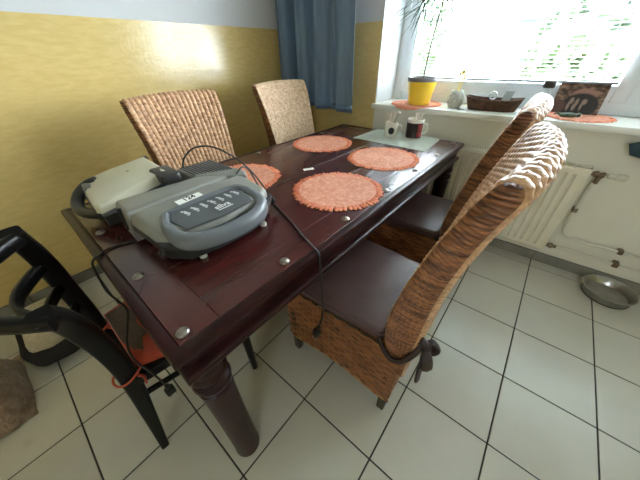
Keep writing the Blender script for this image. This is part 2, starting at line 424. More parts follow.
bm = bmesh.new(); addbox(bm, (WX0 + .062, FD0 - .035, 1.55), (WX0 + .084, FD0 - .014, 1.60), .004); addbox(bm, (WX0 + .066, FD0 - .05, 1.50), (WX0 + .08, FD0 - .035, 1.60), .005)
frombm('window_handle', bm, frame_m, win)

fill_win = bpy.data.objects.new('fill_window', None); col.objects.link(fill_win); structure(fill_win)  # unseen window added to brighten the near side of the room
frame_bars('frame', BX0, BX1, BZ0, BZ1, YB - .09, YB - .03, .06, .06, .06, fill_win)
box('mullion', ((BX0 + BX1) / 2 - .05, YB - .09, BZ0 + .06), ((BX0 + BX1) / 2 + .05, YB - .03, BZ1 - .06), frame_m, fill_win, .004)
for x0, x1 in ((BX0 + .06, (BX0 + BX1) / 2 - .05), ((BX0 + BX1) / 2 + .05, BX1 - .06)):
    box('pane', (x0, YB - .062, BZ0 + .06), (x1, YB - .058, BZ1 - .06), glass_m, fill_win)

# venetian blinds, one per sash, each slat its own part
def blind(label, x0, x1):
    b = thing('venetian_blind', label, 'blind', ((x0 + x1) / 2, WY - .030, SZ + .158), 0, 'venetian blinds in the window')
    w = (x1 - x0) / 2
    zt = WZ1 - .12 - (SZ + .158)
    n = int(zt / .0215); first = None
    for k in range(n):
        if first is None:
            P = []
            for u in np.linspace(-1, 1, 5):
                P.append([(-w, u * .0125, .0022 * (1 - u * u)), (w, u * .0125, .0022 * (1 - u * u))])
            P = np.array(P); V = np.vstack([P.reshape(-1, 3), P.reshape(-1, 3) - np.array([0, 0, .0006])])
            F = gridfaces(5, 2) + [q[::-1] for q in gridfaces(5, 2, off=10)] + [(0, 1, 11, 10), (8, 18, 19, 9)]
            o = fromdata('slat', V, F, slat_m, b, 60); first = o.data
        else:
            o = bpy.data.objects.new('slat', first); col.objects.link(o); o.parent = b
        o.location = (0, 0, .022 + k * .0215); o.rotation_euler = (math.radians(-6), 0, 0)
    box('bottom_rail', (-w, -.012, 0), (w, .012, .012), rail_m, b, .003)
    box('head_rail', (-w, -.014, zt), (w, .014, zt + .03), frame_m, b, .003)
    multitube('ladder_cords', [([(x, y, .01), (x, y, zt)], .0007) for x in (-w * .8, 0, w * .8) for y in (-.0135, .0135)], frame_m, b, 5)
    return b
blind('white venetian blind with thin slats filling the window above the sill', WX0 + .150, MX - .125)
blind('white venetian blind in the sash right of the mullion', MX + .125, WX1 - .150)

# outside: lawn, shrubs, neighbouring house
structure(box('ground_outside', (-30, .6, -.6), (30, 40, -.5), grass_m))

def blob_tree(label, x, y, z, rx, rz, h, seed):
    t = thing('garden_tree', label, 'tree', (x, y, -.5), 0, 'trees outside the window')
    r = np.random.default_rng(seed)
    V = []; F = []
    for k in range(1400):
        d = r.normal(size=3); d /= np.linalg.norm(d)
        c = np.array([d[0] * rx, d[1] * rx, z + d[2] * rz]) * 1.0
        c[:2] *= .75 + .3 * r.random(); a = r.normal(size=3); a /= np.linalg.norm(a); b = np.cross(a, d); b /= np.linalg.norm(b) + 1e-9
        s = .10 + .12 * r.random(); o = len(V)
        V += [c - a * s, c + b * s * .5, c + a * s, c - b * s * .5]; F.append((o, o + 1, o + 2, o + 3))
    fo = fromdata('foliage', V, F, tree_m, t, smooth=False); fo['kind'] = 'stuff'
    tube('trunk', [(0, 0, 0), (.05, 0, h * .5), (0, .05, h)], [.12, .1, .07], bark_m, t, 8, n=6)
blob_tree('pale bushy tree close outside the window seen through the blind', -.10, 5.6, 1.55, .95, 1.25, 1.3, 3)
blob_tree('pale bushy tree outside near the left window jamb', -4.9, 8.0, 2.0, 1.2, 1.5, 1.6, 4)
hs = thing('neighbour_house', 'blue grey house standing outside behind the garden trees', 'house', (-.6, 11, -.5))
box('wall', (-1.55, 0, 0), (4.4, 4, 2.6), house_m, hs)
prism('roof', [(-1.8, -.3), (4.7, -.3), (4.7, 4.3), (-1.8, 4.3)], 2.6, 3.4, roof_m, hs, top_scale=.45)
for k in range(3): box('house_window', (-1.1 + k * 1.7, -.03, 1.0), (-.2 + k * 1.7, .02, 2.1), panel_m, hs)

# ------------------------------------------------------------------ radiator with valves and pipes
rd = thing('radiator', 'cream fluted panel radiator under the window sill', 'radiator', (-.592, 0, 0))
RX0, RX1, RZ0, RZ1, RYF = -.61, .61, .145, .705, -.006
pts = []; pitch = .04
x = RX0 + .03
pts.append((RX0 + .004, RYF))
while x + pitch < RX1 - .02:
    pts += [(x, RYF), (x + .005, RYF + .013), (x + .0125, RYF + .013), (x + .0175, RYF)]; x += pitch
pts.append((RX1 - .004, RYF))
V = []; F = []
rows = [(RZ0, .006), (RZ0 + .010, .0), (RZ0 + .035, 0.0), (RZ0 + .045, 1.0), (RZ1 - .045, 1.0), (RZ1 - .035, 0.0), (RZ1 - .008, .0), (RZ1, .006)]
for z, d in rows:
    for (px_, py_) in pts:
        y = RYF + (py_ - RYF) * (d if d == 1.0 else 0) + (d if d < .1 else 0)
        V.append((px_, y, z))
F = gridfaces(len(rows), len(pts))
fo = fromdata('front_panel', V, F, rad_m, rd, 30)
sm = fo.modifiers.new('thickness', 'SOLIDIFY'); sm.thickness = .002; sm.offset = 1
box('side_cover', (RX0, RYF + .002, RZ0 + .005), (RX0 + .004, YF - .03, RZ1 + .004), rad_m, rd, .001)
box('side_cover', (RX1 - .004, RYF + .002, RZ0 + .005), (RX1, YF - .03, RZ1 + .004), rad_m, rd, .001)
box('back_panel', (RX0 + .006, .052, RZ0), (RX1 - .006, .062, RZ1), rad_m, rd, .002)
bm = bmesh.new()
addbox(bm, (RX0 + .004, RYF + .003, RZ1 - .002), (RX1 - .004, RYF + .012, RZ1 + .004)); addbox(bm, (RX0 + .004, .052, RZ1 - .002), (RX1 - .004, .064, RZ1 + .004))
k = RX0 + .01
while k < RX1 - .01: addbox(bm, (k, RYF + .01, RZ1 - .004), (k + .006, .055, RZ1 + .002)); k += .016
frombm('top_grille', bm, rad_m, rd)
box('convector_core', (RX0 + .02, RYF + .015, RZ0 + .03), (RX1 - .02, .05, RZ1 - .03), rad_gap, rd)
for bx_ in (-.45, .45): box('wall_bracket', (bx_ - .015, .06, RZ0 + .05), (bx_ + .015, YF - .001, RZ1 - .05), rad_m, rd)
# thermostatic valve at upper right
vl = lathe('valve_body', [(.010, 0), (.012, .002), (.012, .02), (.017, .022), (.017, .036), (.011, .038), (.011, .05), (.015, .052), (.015, .066), (.009, .068)], brass_m, rd, 12)
vl.rotation_euler = (0, math.radians(90), 0); vl.location = (RX1 - .002, .05, .675)
tv = lathe('valve_elbow', [(.009, -.05), (.011, -.045), (.011, -.02), (.014, -.018), (.014, 0)], brass_m, rd, 12); tv.location = (RX1 + .045, .05, .672)
th = lathe('thermostat_head', [(.010, 0), (.013, .003), (.014, .012), (.013, .03), (.017, .034), (.018, .066), (.015, .076), (.008, .080)], pipe_m, rd, 20)
th.rotation_euler = (0, math.radians(88), 0); th.location = (RX1 + .075, .05, .675)
lv = lathe('lower_valve', [(.010, 0), (.013, .003), (.013, .02), (.017, .022), (.017, .04), (.010, .042), (.010, .06)], brass_m, rd, 12)
lv.rotation_euler = (0, math.radians(90), 0); lv.location = (RX1 - .002, .05, .170)

p1 = thing('heating_pipe', 'white pipe dropping from the radiator valve and bending right along the wall', 'pipe', (.05, .06, 0), 0, 'heating pipes')
tube('pipe_run', [(.005, -.01, .625), (.005, 0, .52), (.005, .0, .42), (.006, 0, .34), (.016, 0, .285), (.045, 0, .258), (.09, 0, .252), (.4, 0, .252), (1.2, 0, .252), (2.24, 0, .252)], .0075, pipe_m, p1, 12, n=80)
for (cx_, cz_) in ((.005, .441), (.30, .252), (1.4, .252)):
    bm = bmesh.new(); addbox(bm, (cx_ - .012, -.012, cz_ - .012), (cx_ + .012, .034, cz_ + .012), .003); frombm('pipe_clip', bm, brass_m, p1)
p2 = thing('heating_pipe', 'lower white pipe running right from the bottom radiator valve with clamp', 'pipe', (.06, .06, 0), 0, 'heating pipes')
tube('pipe_run', [(.012, -.01, .17), (.1, 0, .168), (.4, 0, .165), (2.23, 0, .16)], .0075, pipe_m, p2, 12, n=40)
for cx_ in (.31, 1.3):
    bm = bmesh.new(); addbox(bm, (cx_ - .014, -.014, .150), (cx_ + .014, .034, .180), .003); addbox(bm, (cx_ - .004, -.018, .178), (cx_ + .004, -.008, .19), .002); frombm('pipe_clip', bm, brass_m, p2)

# ------------------------------------------------------------------ curtain
cu = thing('curtain', 'blue grey curtain hanging in soft folds in the room corner', 'curtain', (-1.95, -.045, .865))
nx, nz = 150, 24
xs = np.linspace(0, 1, nx); P = np.zeros((nz, nx, 3))
for a, zz in enumerate(np.linspace(0, 1.52, nz)):
    sp = 1 - .10 * (zz / 1.52)
    X = -.415 + .845 * xs
    fold = (.048 * np.sin(2 * np.pi * (xs * 4.3 + .10)) + .012 * np.sin(2 * np.pi * (xs * 7.4 + .3 + .05 * zz)) + .006 * np.sin(2 * np.pi * xs * 13))
    flat = 1 / (1 + np.exp(-(xs - .80) * 40))
    fold = fold * (1 - flat * .9) - flat * (.02) + .02 * np.exp(-((xs - .78) / .02) ** 2)
    P[a, :, 0] = X * (1 - .02 * zz) + .004 * np.sin(9 * xs + 3 * zz); P[a, :, 1] = fold * (.9 + .15 * zz) - .030; P[a, :, 2] = zz + .006 * np.sin(5 * xs) + .015 * (1 - xs)
c1 = grid('fabric', P, curtain_m, cu); s_ = c1.modifiers.new('thickness', 'SOLIDIFY'); s_.thickness = .003; s_.offset = 0
# hem band stitched along the lower edge
hem = []
for off_, zz in ((-.0045, .002), (-.0045, .05)):
    hem.append(np.stack([P[0, :, 0], P[0, :, 1] + off_, P[0, :, 2] + zz - .0], 1))
hm = grid('hem', np.array(hem), curtain_m, cu); s_ = hm.modifiers.new('thickness', 'SOLIDIFY'); s_.thickness = .002
rod = thing('curtain_rod', 'pale curtain rod fixed above the window', 'rod', (-.6, -.05, 2.42))
tube('pole', [(-1.72, 0, 0), (2.2, 0, 0)], .012, frame_m, rod, 12)
for bx_ in (-1.6, .6, 2.1): box('bracket', (bx_ - .01, -.005, -.01), (bx_ + .01, .145, .01), frame_m, rod, .002)
for k in range(9):
    t_ = np.linspace(0, 2 * np.pi, 17)[:-1]
    tube('curtain_ring', [(-1.70 + k * .085, .018 * math.cos(a), -.006 + .02 * math.sin(a)) for a in t_], .0025, frame_m, rod, 6, closed=True)

# ------------------------------------------------------------------ table
TBX, TBY, TBR = -1.150, -1.020, math.radians(-.8)
tb = thing('dining_table', 'dark mahogany dining table with studded top and turned legs', 'table', (TBX, TBY, 0), TBR)
HX, HY, HZ = .495, .962, .760
def loop_sweep(name, prof, m, parent, hx=HX, hy=HY, closed=False):
    rows = []
    for d, z in prof:
        x_, y_ = hx + d, hy + d
        rows.append([(-x_, -y_, z), (x_, -y_, z), (x_, y_, z), (-x_, y_, z)])
    V = [p for r in rows for p in r]
    F = [q[::-1] for q in gridfaces(len(rows), 4, closed, True)]
    return fromdata(name, V, F, m, parent, 30)
loop_sweep('rim', [(-.028, .730), (-.028, .7605), (-.024, .7625), (-.012, .7625), (-.005, .760), (-.001, .754), (0, .746), (-.001, .738), (-.005, .731), (-.012, .727), (-.02, .727)], wood_dark, tb)
loop_sweep('apron', [(-.05, .727), (-.013, .727), (-.017, .715), (-.022, .700), (-.025, .685), (-.025, .676), (-.014, .673), (-.007, .667), (-.005, .660), (-.007, .653), (-.014, .647), (-.03, .645), (-.05, .645), (-.05, .727)], wood_dark, tb)
# top boards: end boards across, long boards between
def board(x0, x1, y0, y1, rot=False):
    cx_, cy_ = (x0 + x1) / 2, (y0 + y1) / 2; hx, hy = (x1 - x0) / 2, (y1 - y0) / 2
    bm = bmesh.new()
    if rot: addbox(bm, (-hy, -hx, -.015), (hy, hx, 0), .0012, 1)
    else: addbox(bm, (-hx, -hy, -.015), (hx, hy, 0), .0012, 1)
    o = frombm('top_board', bm, wood_m, tb, 30); o.location = (cx_, cy_, HZ)
    if rot: o.rotation_euler = (0, 0, math.radians(90))
IX, IY = HX - .0295, HY - .0295
EB = .095
board(-IX, IX, -IY, -IY + EB, True); board(-IX, IX, IY - EB, IY, True)
edges = [-IX, -IX + .095, -.21, .0, .205, IX - .095, IX]
for a, b in zip(edges[:-1], edges[1:]): board(a + .0004, b - .0004, -IY + EB + .0006, IY - EB - .0006)
# domed studs
studs = []
for yy in np.linspace(-HY + .050, HY - .050, 7):
    studs += [(HX - .056, yy), (-HX + .056, yy)]
for xx in (-.17, .17): studs += [(xx, -HY + .056), (xx, HY - .056)]
sd = None
for (x, y) in studs:
    if sd is None:
        o = lathe('stud', [(.0150, 0), (.0150, .001), (.0125, .0045), (.007, .0068), (.001, .0076)], stud_m, tb, 14); sd = o.data
    else:
        o = bpy.data.objects.new('stud', sd); col.objects.link(o); o.parent = tb
    o.location = (x, y, HZ + .0004)
leg_prof = [(.040, 0), (.046, .004), (.046, .015), (.044, .05), (.044, .30), (.046, .46), (.048, .505), (.040, .512), (.040, .520), (.050, .529), (.053, .540), (.050, .551), (.040, .558), (.040, .566), (.050, .578), (.052, .592), (.046, .606), (.050, .620), (.050, .65)]
lg = None
for sx in (-1, 1):
    for sy in (-1, 1):
        if lg is None:
            o = lathe('leg', leg_prof, wood_dark, tb, 28); lg = o.data
        else:
            o = bpy.data.objects.new('leg', lg); col.objects.link(o); o.parent = tb
        o.location = (sx * (HX - .066), sy * (HY - .060), 0)

# ------------------------------------------------------------------ rattan chairs
def make_rattan():
    c = thing('rattan_chair', 'x', 'chair', (0, 0, 0), 0, 'wicker chairs around the table')
    Fp = [(.050, .405), (.053, .47), (.055, .57), (.030, .72), (-.010, .885), (-.050, 1.005), (-.074, 1.060), (-.086, 1.076), (-.098, 1.081)]
    Bp = [(-.030, .30), (-.033, .42), (-.040, .55), (-.054, .75), (-.078, .90), (-.104, 1.000), (-.117, 1.038), (-.120, 1.060), (-.112, 1.076), (-.098, 1.081)]
    n = 330
    Ff = catmull(Fp, n); Bb = catmull(Bp, n)
    def hw(z): return np.interp(z, [.3, .45, .62, .85, 1.0, 1.09], [.205, .210, .220, .236, .249, .254])
    NR = 19; sub = 6
    w = np.linspace(-1, 1, NR * sub + 1)
    def sheet(path, sgn):
        Tn = np.gradient(path, axis=0); Tn /= np.linalg.norm(Tn, axis=1)[:, None]
        N = np.stack([Tn[:, 1], -Tn[:, 0]], 1) * sgn
        L = np.r_[0, np.cumsum(np.linalg.norm(np.diff(path, axis=0), axis=1))]
        P = np.zeros((n, len(w), 3))
        ph = (w + 1) / 2 * NR; idx = np.minimum(np.floor(ph), NR - 1)
        for i in range(n):
            d = .0062 * np.abs(np.sin(np.pi * ph)) ** .7 + .0011 * np.sin(2 * np.pi * L[i] / .0155 + np.pi * idx) * np.abs(np.sin(np.pi * ph)) ** .5
            z = path[i, 1]; crown = .010 * max(0, (z - .8) / .29) ** 2 * (1 - w ** 2)
            P[i, :, 0] = path[i, 0] + N[i, 0] * d - .034 * (1 - w ** 2) * min(1, max(0, (z - .5) / .5))
            P[i, :, 1] = w * hw(z); P[i, :, 2] = z + N[i, 1] * d + crown
        return P
    A = sheet(Ff, 1.0); B = sheet(Bb, -1.0)
    for k in range(14):                                      # bring both faces together along the top roll
        f_ = 1 - k / 14; mid_ = (A[-1 - k] + B[-1 - k]) / 2 if k == 0 else None
        if k == 0: dA, dB = mid_ - A[-1], mid_ - B[-1]
        A[-1 - k] += dA * f_; B[-1 - k] += dB * f_
    V = np.vstack([A.reshape(-1, 3), B.reshape(-1, 3)])
    F = gridfaces(n, len(w)) + [q[::-1] for q in gridfaces(n, len(w), off=n * len(w))]
    back = fromdata('backrest', V, F, rattan, c, 70)
    # wrapped sides
    ku = 9
    t2 = 420
    f2 = catmull(Fp, t2); b2 = catmull(Bp, t2)
    for s in (-1, 1):
        V = []; off = 0
        for i in range(t2):
            for k in range(ku):
                u = k / (ku - 1)
                p = f2[i] * (1 - u) + b2[i] * u
                wrap = .0042 * abs(math.sin(math.pi * i / 6.0)) + .0016 * math.sin(i * .21) * math.sin(i * .077)
                bul = .010 * (4 * u * (1 - u)) ** .6 + wrap * (1 if 0 < k < ku - 1 else .3)
                V.append((p[0], s * (hw(p[1]) + bul), p[1]))
        fs = gridfaces(t2, ku, off=off)
        fromdata('side_wrap', V, fs if s < 0 else [q[::-1] for q in fs], rattan_side, back, 70)
    # seat box
    ol = rrect(-.012, .505, -.216, .216, .03, 5)
    per = catmull(ol + [ol[0]], 241)[:-1]
    rows = 36; P = np.zeros((rows, len(per), 3))
    Ls = np.arange(len(per))
    for i in range(rows):
        t = i / (rows - 1)
        for k, (x, y) in enumerate(per):
            fx = min(1, max(0, (x - .05) / .41)); fy = min(1, max(0, (y + .18) / .36))
            arch = .030 * math.sin(math.pi * fx) if abs(y) > .2 else .03 * math.sin(math.pi * fy)
            z0 = .108 + max(0, arch); z = z0 + (.445 - z0) * t
            d = .0034 * math.sin(math.pi * k / 3.0) * (1 if (i // 2) % 2 else -1)
            r_ = math.hypot(x - .25, y); P[i, k] = (x + (x - .25) / r_ * d, y + y / r_ * d, z)
    sb = grid('seat_base', P, rattan_side, c, False, True)
    bm = bmesh.new(); bm.faces.new([bm.verts.new((x, y, .440)) for x, y in per[::6]]); frombm('seat_deck', bm, rattan_side, c)
    tube('gold_edging', [tuple(p) for p in P[0][::3]], .0022, gold_m, sb, 6, closed=True)
    for (x, y) in ((.009, -.206), (.009, .206), (.482, -.222), (.482, .222)):
        bm = bmesh.new(); addbox(bm, (x - .019, y - .019, 0), (x + .019, y + .019, .30), .003)
        for v in bm.verts:
            if v.co.z < .05: v.co.x = x + (v.co.x - x) * .82; v.co.y = y + (v.co.y - y) * .82
        frombm('leg', bm, dark_leg, c)
    # leather cushion
    co = rrect(.062, .515, -.213, .213, .03, 5)
    cu_ = prism('seat_cushion', co, .446, .486, leather, c, .014, 4, .995)
    for v in cu_.data.vertices:
        if v.co.z > .48:
            q = max(0, 1 - ((v.co.x - .29) / .23) ** 2) * max(0, 1 - (v.co.y / .213) ** 2); v.co.z += .012 * q
    tube('piping', [(x, y, .475) for x, y in catmull(rrect(.060, .517, -.215, .215, .03, 5) + [rrect(.060, .517, -.215, .215, .03, 5)[0]], 81)[:-1]], .0035, leather, cu_, 6, closed=True)
    for ob, f0, f1 in ((sb, 1.045, .07), (cu_, .99, .10)):
        for q in [ob] + list(ob.children):
            for v in q.data.vertices: v.co.y *= f0 + f1 * v.co.x / .5
    # ribbon tie
    for s in (-1, 1):
        tube('tie_band', [(.075, s * .216, .462), (.05, s * .232, .446), (.015, s * .240, .424), (-.02, s * .234, .436), (-.045, s * .218, .480), (-.056, s * .198, .516)], .008, tie_m, c, 8, n=24, flat=1.3)
    return c
def add_bow(c, s):
    x0, y0, z0 = -.060, s * .196, .520
    bw = tube('bow_knot', [(x0 + .012, y0, z0 + .016), (x0 - .010, y0, z0 + .004), (x0 - .012, y0 + s * .004, z0 - .016)], .014, tie_m, c, 8, n=8)
    tube('bow_loop', [(x0, y0, z0), (x0 - .020, y0 + s * .020, z0 - .008), (x0 - .034, y0 + s * .030, z0 - .045), (x0 - .022, y0 + s * .022, z0 - .060), (x0 - .004, y0, z0 - .01)], [.008, .017, .018, .015, .008], tie_m, bw, 8, n=24, flat=.5)
    tube('bow_loop', [(x0, y0, z0), (x0 - .022, y0 - s * .026, z0 + .004), (x0 - .036, y0 - s * .040, z0 - .032), (x0 - .022, y0 - s * .026, z0 - .046), (x0, y0, z0 - .01)], [.008, .015, .016, .014, .008], tie_m, bw, 8, n=24, flat=.5)
    tube('bow_tail', [(x0, y0, z0), (x0 - .014, y0 + s * .010, z0 - .06), (x0 - .016, y0 + s * .012, z0 - .11), (x0 - .020, y0 + s * .018, z0 - .150)], [.009, .020, .024, .021], tie_m, bw, 8, n=20, flat=.35)
    tube('bow_tail', [(x0, y0, z0), (x0 - .010, y0 - s * .012, z0 - .055), (x0 - .014, y0 - s * .012, z0 - .10), (x0 - .012, y0 - s * .020, z0 - .135)], [.009, .018, .022, .019], tie_m, bw, 8, n=20, flat=.35)
ch0 = make_rattan()
ch0['label'] = 'wicker chair nearest the camera, seat pushed under the right long side'
ch1 = copytree(ch0); ch2 = copytree(ch0); ch3 = copytree(ch0)
ch0.location = (-.380, -1.270, 0); ch0.rotation_euler = (0, 0, math.pi)
ch1.location = (-.440, -.560, 0); ch1.rotation_euler = (0, 0, math.pi + math.radians(1.0))
ch2.location = (-1.842, -1.268, 0); ch2.rotation_euler = (0, 0, 0)
ch3.location = (-1.850, -.440, 0); ch3.rotation_euler = (0, 0, math.radians(0))
ch1['label'] = 'wicker chair beside the radiator, behind the nearest chair on the right'
ch2['label'] = 'wicker chair against the yellow wall, behind the two contact grills'
ch3['label'] = 'wicker chair in the corner in front of the blue curtain'
for c_ in (ch0, ch1): add_bow(c_, 1)
for ob in list(ch3.children):                                # the corner chair's backrest takes the paler rattan colour
    if ob.name.startswith('backrest'):
        ob.data = ob.data.copy(); ob.data.materials[0] = rattan_pale

# ------------------------------------------------------------------ black lacquered chair at the near end
bc = thing('black_chair', 'black lacquered ladder-back chair at the near end of the table', 'chair', (-1.14, -2.0, 0))
def post(pts, name='rear_post'):
    pts = catmull([(x + 1.14, y + 2.0, z) for x, y, z in pts], 34)
    V, F = tubedata(pts, np.interp(np.linspace(0, 1, 34), [0, .12, .3, .5, .8, 1], [.012, .015, .019, .023, .023, .018]), 16, False, 1.15, 0, (0, 1, 0), .45)
    return fromdata(name, V, F, black_lacquer, bc, 50), pts
pB, pbp = post([(-.985, -2.142, 0), (-1.002, -2.114, .2), (-.998, -2.083, .45), (-1.008, -2.083, .605), (-.966, -2.094, .755), (-.905, -2.106, .840)])
pA, pap = post([(-1.285, -2.140, 0), (-1.290, -2.112, .2), (-1.272, -2.083, .47), (-1.276, -2.080, .62), (-1.258, -2.080, .78), (-1.196, -2.086, .905)])
def at_z(pp, z): return np.array([np.interp(z, pp[:, 2], pp[:, k]) for k in range(3)])
for z, bow, hgt in ((.59, .040, .016), (.675, .055, .017), (.765, .070, .018)):
    a, b = at_z(pap, z), at_z(pbp, z); t = np.linspace(0, 1, 15)
    pts = [a * (1 - u) + b * u + np.array([0, -bow * math.sin(math.pi * u), 0]) for u in t]
    V, F = tubedata(pts, hgt, 10, False, 1.0, 0, (0, 0, 1), .6)
    V = [np.array(v) for v in V]
    o = fromdata('back_slat', V, F, black_lacquer, bc, 50)
    for k, v in enumerate(o.data.vertices):
        c_ = np.array(pts[k // 10]); v.co.y = c_[1] + (v.co.y - c_[1]) * .45
a, b = pap[-1], pbp[-1]
pts = [a * (1 - u) + b * u + np.array([0, -.125 * math.sin(math.pi * u), -.020]) for u in np.linspace(-.02, 1.02, 21)]
V, F = tubedata(pts, .019, 12, False, 1.0, 0, (0, 0, 1), .6); o = fromdata('crest_rail', V, F, black_lacquer, bc, 50)
for k, v in enumerate(o.data.vertices):
    c_ = pts[k // 12]; v.co.y = c_[1] + (v.co.y - c_[1]) * .5
# seat frame, front legs, stretchers
seat_ol = [(-.175, -.085), (.165, -.085), (.185, .05), (.20, .20), (.19, .28), (.15, .315), (0, .325), (-.17, .315), (-.215, .28), (-.225, .20), (-.20, .05)]
prism('seat_frame', seat_ol, .405, .44, black_lacquer, bc, .008)
for (x, y) in ((.185, .285), (-.205, .285)):
    tube('front_leg', [(x, y, 0), (x - .002, y, .2), (x, y - .004, .41)], [.014, .018, .021], black_lacquer, bc, 10, n=10)
for x0, x1 in ((.142, .185), (-.150, -.205)):
    tube('stretcher', [(x0, -.10, .33), ((x0 + x1) / 2, .08, .315), (x1, .285, .32)], .011, black_lacquer, bc, 10, n=12)
tube('stretcher', [(-.178, .1, .316), (0, .1, .316), (.160, .1, .316)], .010, black_lacquer, bc, 10, n=10)
# orange pad, an object lying on the seat tied to the posts
pad = thing('seat_pad', 'orange red seat pad with brown worn patch tied to the black chair', 'cushion', (-1.14, -2.0, .441))
prism('cover', [(-.165, -.055), (.13, -.055), (.175, .05), (.185, .20), (.17, .27), (-.15, .28), (-.20, .20), (-.185, .05)], 0, .032, red_pad, pad, .012, 3)
prism('worn_patch', [(-.150, -.050), (.02, -.052), (.085, -.035), (.11, -.015), (.06, .0), (.05, .02), (-.02, .012), (-.08, .03), (-.155, .005)], .031, .0335, brown_stain, pad, .001, 1)
for xo in (.145, -.130):
    z0 = .012; pc = (xo - .004, -.083)
    tube('tie_strap', [(pc[0] + .030 * math.cos(a), pc[1] + .037 * math.sin(a), z0 + .006 * math.sin(2 * a)) for a in np.linspace(0, 2 * np.pi, 25)[:-1]], .0034, red_pad, pad, 6, closed=True, flat=1.2)
    tube('tie_end', [(pc[0] + .027, pc[1] + .02, z0), (pc[0] + .036, pc[1] + .03, z0 - .012), (pc[0] + .038, pc[1] + .025, z0 - .045)], .005, red_pad, pad, 6, n=8, flat=.5)

# ------------------------------------------------------------------ placemats
def placemat(label, x, y, z, R=.200, rot=0.0, droop=None, group='round straw placemats', tilt=None):
    m_ = thing('placemat', label, 'placemat', (x, y, z), rot, group)
    Rc = R * .85; nr = 13; seg = 72
    prof = [(.001, .0045)]
    for k in range(nr):
        r0 = Rc * k / nr; r1 = Rc * (k + 1) / nr
        prof += [(r0 + (r1 - r0) * .25 + .0005, .0050), (r0 + (r1 - r0) * .6, .0054), (r1, .0036)]
    prof += [(Rc + .001, .0005), (Rc * .5, 0.0004), (.001, .0004)]
    o = lathe('woven_disc', prof, mat_or, m_, seg, sharp=80, cap=False)
    V = []; F = []; nf = 64
    for k in range(nf):
        a = 2 * math.pi * (k + .25 * rng.random()) / nf; r1 = R * (.955 + .06 * rng.random()); w0 = math.pi * Rc / nf * 1.0; w1 = math.pi * R / nf * .92
        tz = .002 * rng.random()
        e, t_ = np.array([math.cos(a), math.sin(a), 0]), np.array([-math.sin(a), math.cos(a), 0]); off = len(V)
        for rr_, ww, hh in ((Rc - .006, w0, .0045), ((Rc + r1) / 2, (w0 + w1) / 2, .0058 + tz), (r1, w1 * .75, .0032)):
            for q, h_ in ((-1, .4), (0, 1.0), (1, .4)):
                V.append(e * rr_ + t_ * ww * q + np.array([0, 0, hh * h_ + .0006]))
        F += [tuple(off + i for i in q) for q in ((0, 3, 4, 1), (1, 4, 5, 2), (3, 6, 7, 4), (4, 7, 8, 5))]
        F.append((off, off + 2, off + 8, off + 6))
    fr = fromdata('fringe', V, F, mat_fr, m_, 50); fr['kind'] = 'stuff'
    if droop is not None:
        cr, sr = math.cos(rot), math.sin(rot)
        for ob in (o, fr):
            for v in ob.data.vertices:
                wy = y + v.co.x * sr + v.co.y * cr
                if wy < droop: v.co.z -= (droop - wy) * .35
    return m_
placemat('round terracotta placemat at the near right edge of the tabletop', -.888, -1.145, HZ, .202, .3)
placemat('round terracotta placemat on the tabletop beside the cloth with the mugs', -.930, -.648, HZ, .205, 1.1)
placemat('round terracotta placemat in front of the chair by the curtain', -1.402, -.618, HZ, .205, 2.0)
placemat('round terracotta placemat half hidden behind the dark grey grill', -1.345, -1.330, HZ, .200, .7)
placemat('terracotta placemat under the yellow pot on the window sill', -1.125, .215, SZ, .192, .2, YF - .02, 'straw mats on the sill')
placemat('terracotta placemat under the cave picture on the window sill', -.145, .235, SZ, .168, 1.4, None, 'straw mats on the sill')

# grey-green cloth, mugs and sticks
cl = prism('table_cloth', [(-.265, -.165), (.262, -.180), (.245, .150), (-.250, .168)], 0, .0022, cloth_m, None, .0006, 1)
cl.location = (-1.045, -.215, HZ + .0005)
tag(cl, 'small grey green cloth spread at the window end of the table', 'cloth')
CZ = HZ + .003
mg = thing('mug', 'white mug with black oval motif, holding pale sticks', 'mug', (-1.118, -.185, CZ), 0, 'mugs on the grey cloth')
lathe('body', [(.032, 0), (.039, .002), (.042, .012), (.043, .092), (.0425, .094), (.040, .094), (.0395, .09), (.039, .012), (.02, .008), (.001, .008)], mug_w, mg, 32, cap=False)
tube('handle', [(.038, .012, .074), (.057, .022, .074), (.064, .026, .056), (.060, .024, .034), (.037, .014, .024)], [.0058, .0055, .0055, .0055, .006], mug_w, mg, 8, n=20)
def decal(name, m, parent, rfun, a0, a1, z0, z1, mask=None, na=14, nz_=8):
    V = []; F = []
    for i, z in enumerate(np.linspace(z0, z1, nz_)):
        hw_ = 1.0 if mask is None else mask((z - z0) / (z1 - z0))
        for k in range(na):
            a = (a0 + a1) / 2 + (a1 - a0) / 2 * hw_ * (2 * k / (na - 1) - 1); r = rfun(z)
            V.append((r * math.cos(a), r * math.sin(a), z))
    return fromdata(name, V, gridfaces(nz_, na), m, parent)
decal('oval_motif', mug_b, mg, lambda z: .0436, math.radians(-88), math.radians(-34), .018, .066, lambda t: math.sqrt(max(0.0, 1 - (2 * t - 1) ** 2)) + .02)
mk = thing('mug', 'black mug with white rim and red print, right of the white mug', 'mug', (-.962, -.150, CZ), 0, 'mugs on the grey cloth')
lathe('body', [(.042, 0), (.050, .002), (.053, .010), (.0555, .122), (.055, .124), (.052, .124), (.0515, .12), (.050, .012), (.02, .008), (.001, .008)], mug_w, mk, 32, cap=False)
decal('black_wrap', mug_b, mk, lambda z: .0535 + .0025 * z / .122, math.radians(-205), math.radians(-2), .010, .104, None, 40)
decal('red_print', mug_r, mk, lambda z: .0540 + .0025 * z / .122, math.radians(-50), math.radians(-6), .018, .054, None, 10)
decal('red_print', mug_r, mk, lambda z: .0540 + .0025 * z / .122, math.radians(-48), math.radians(-8), .060, .098, None, 10)
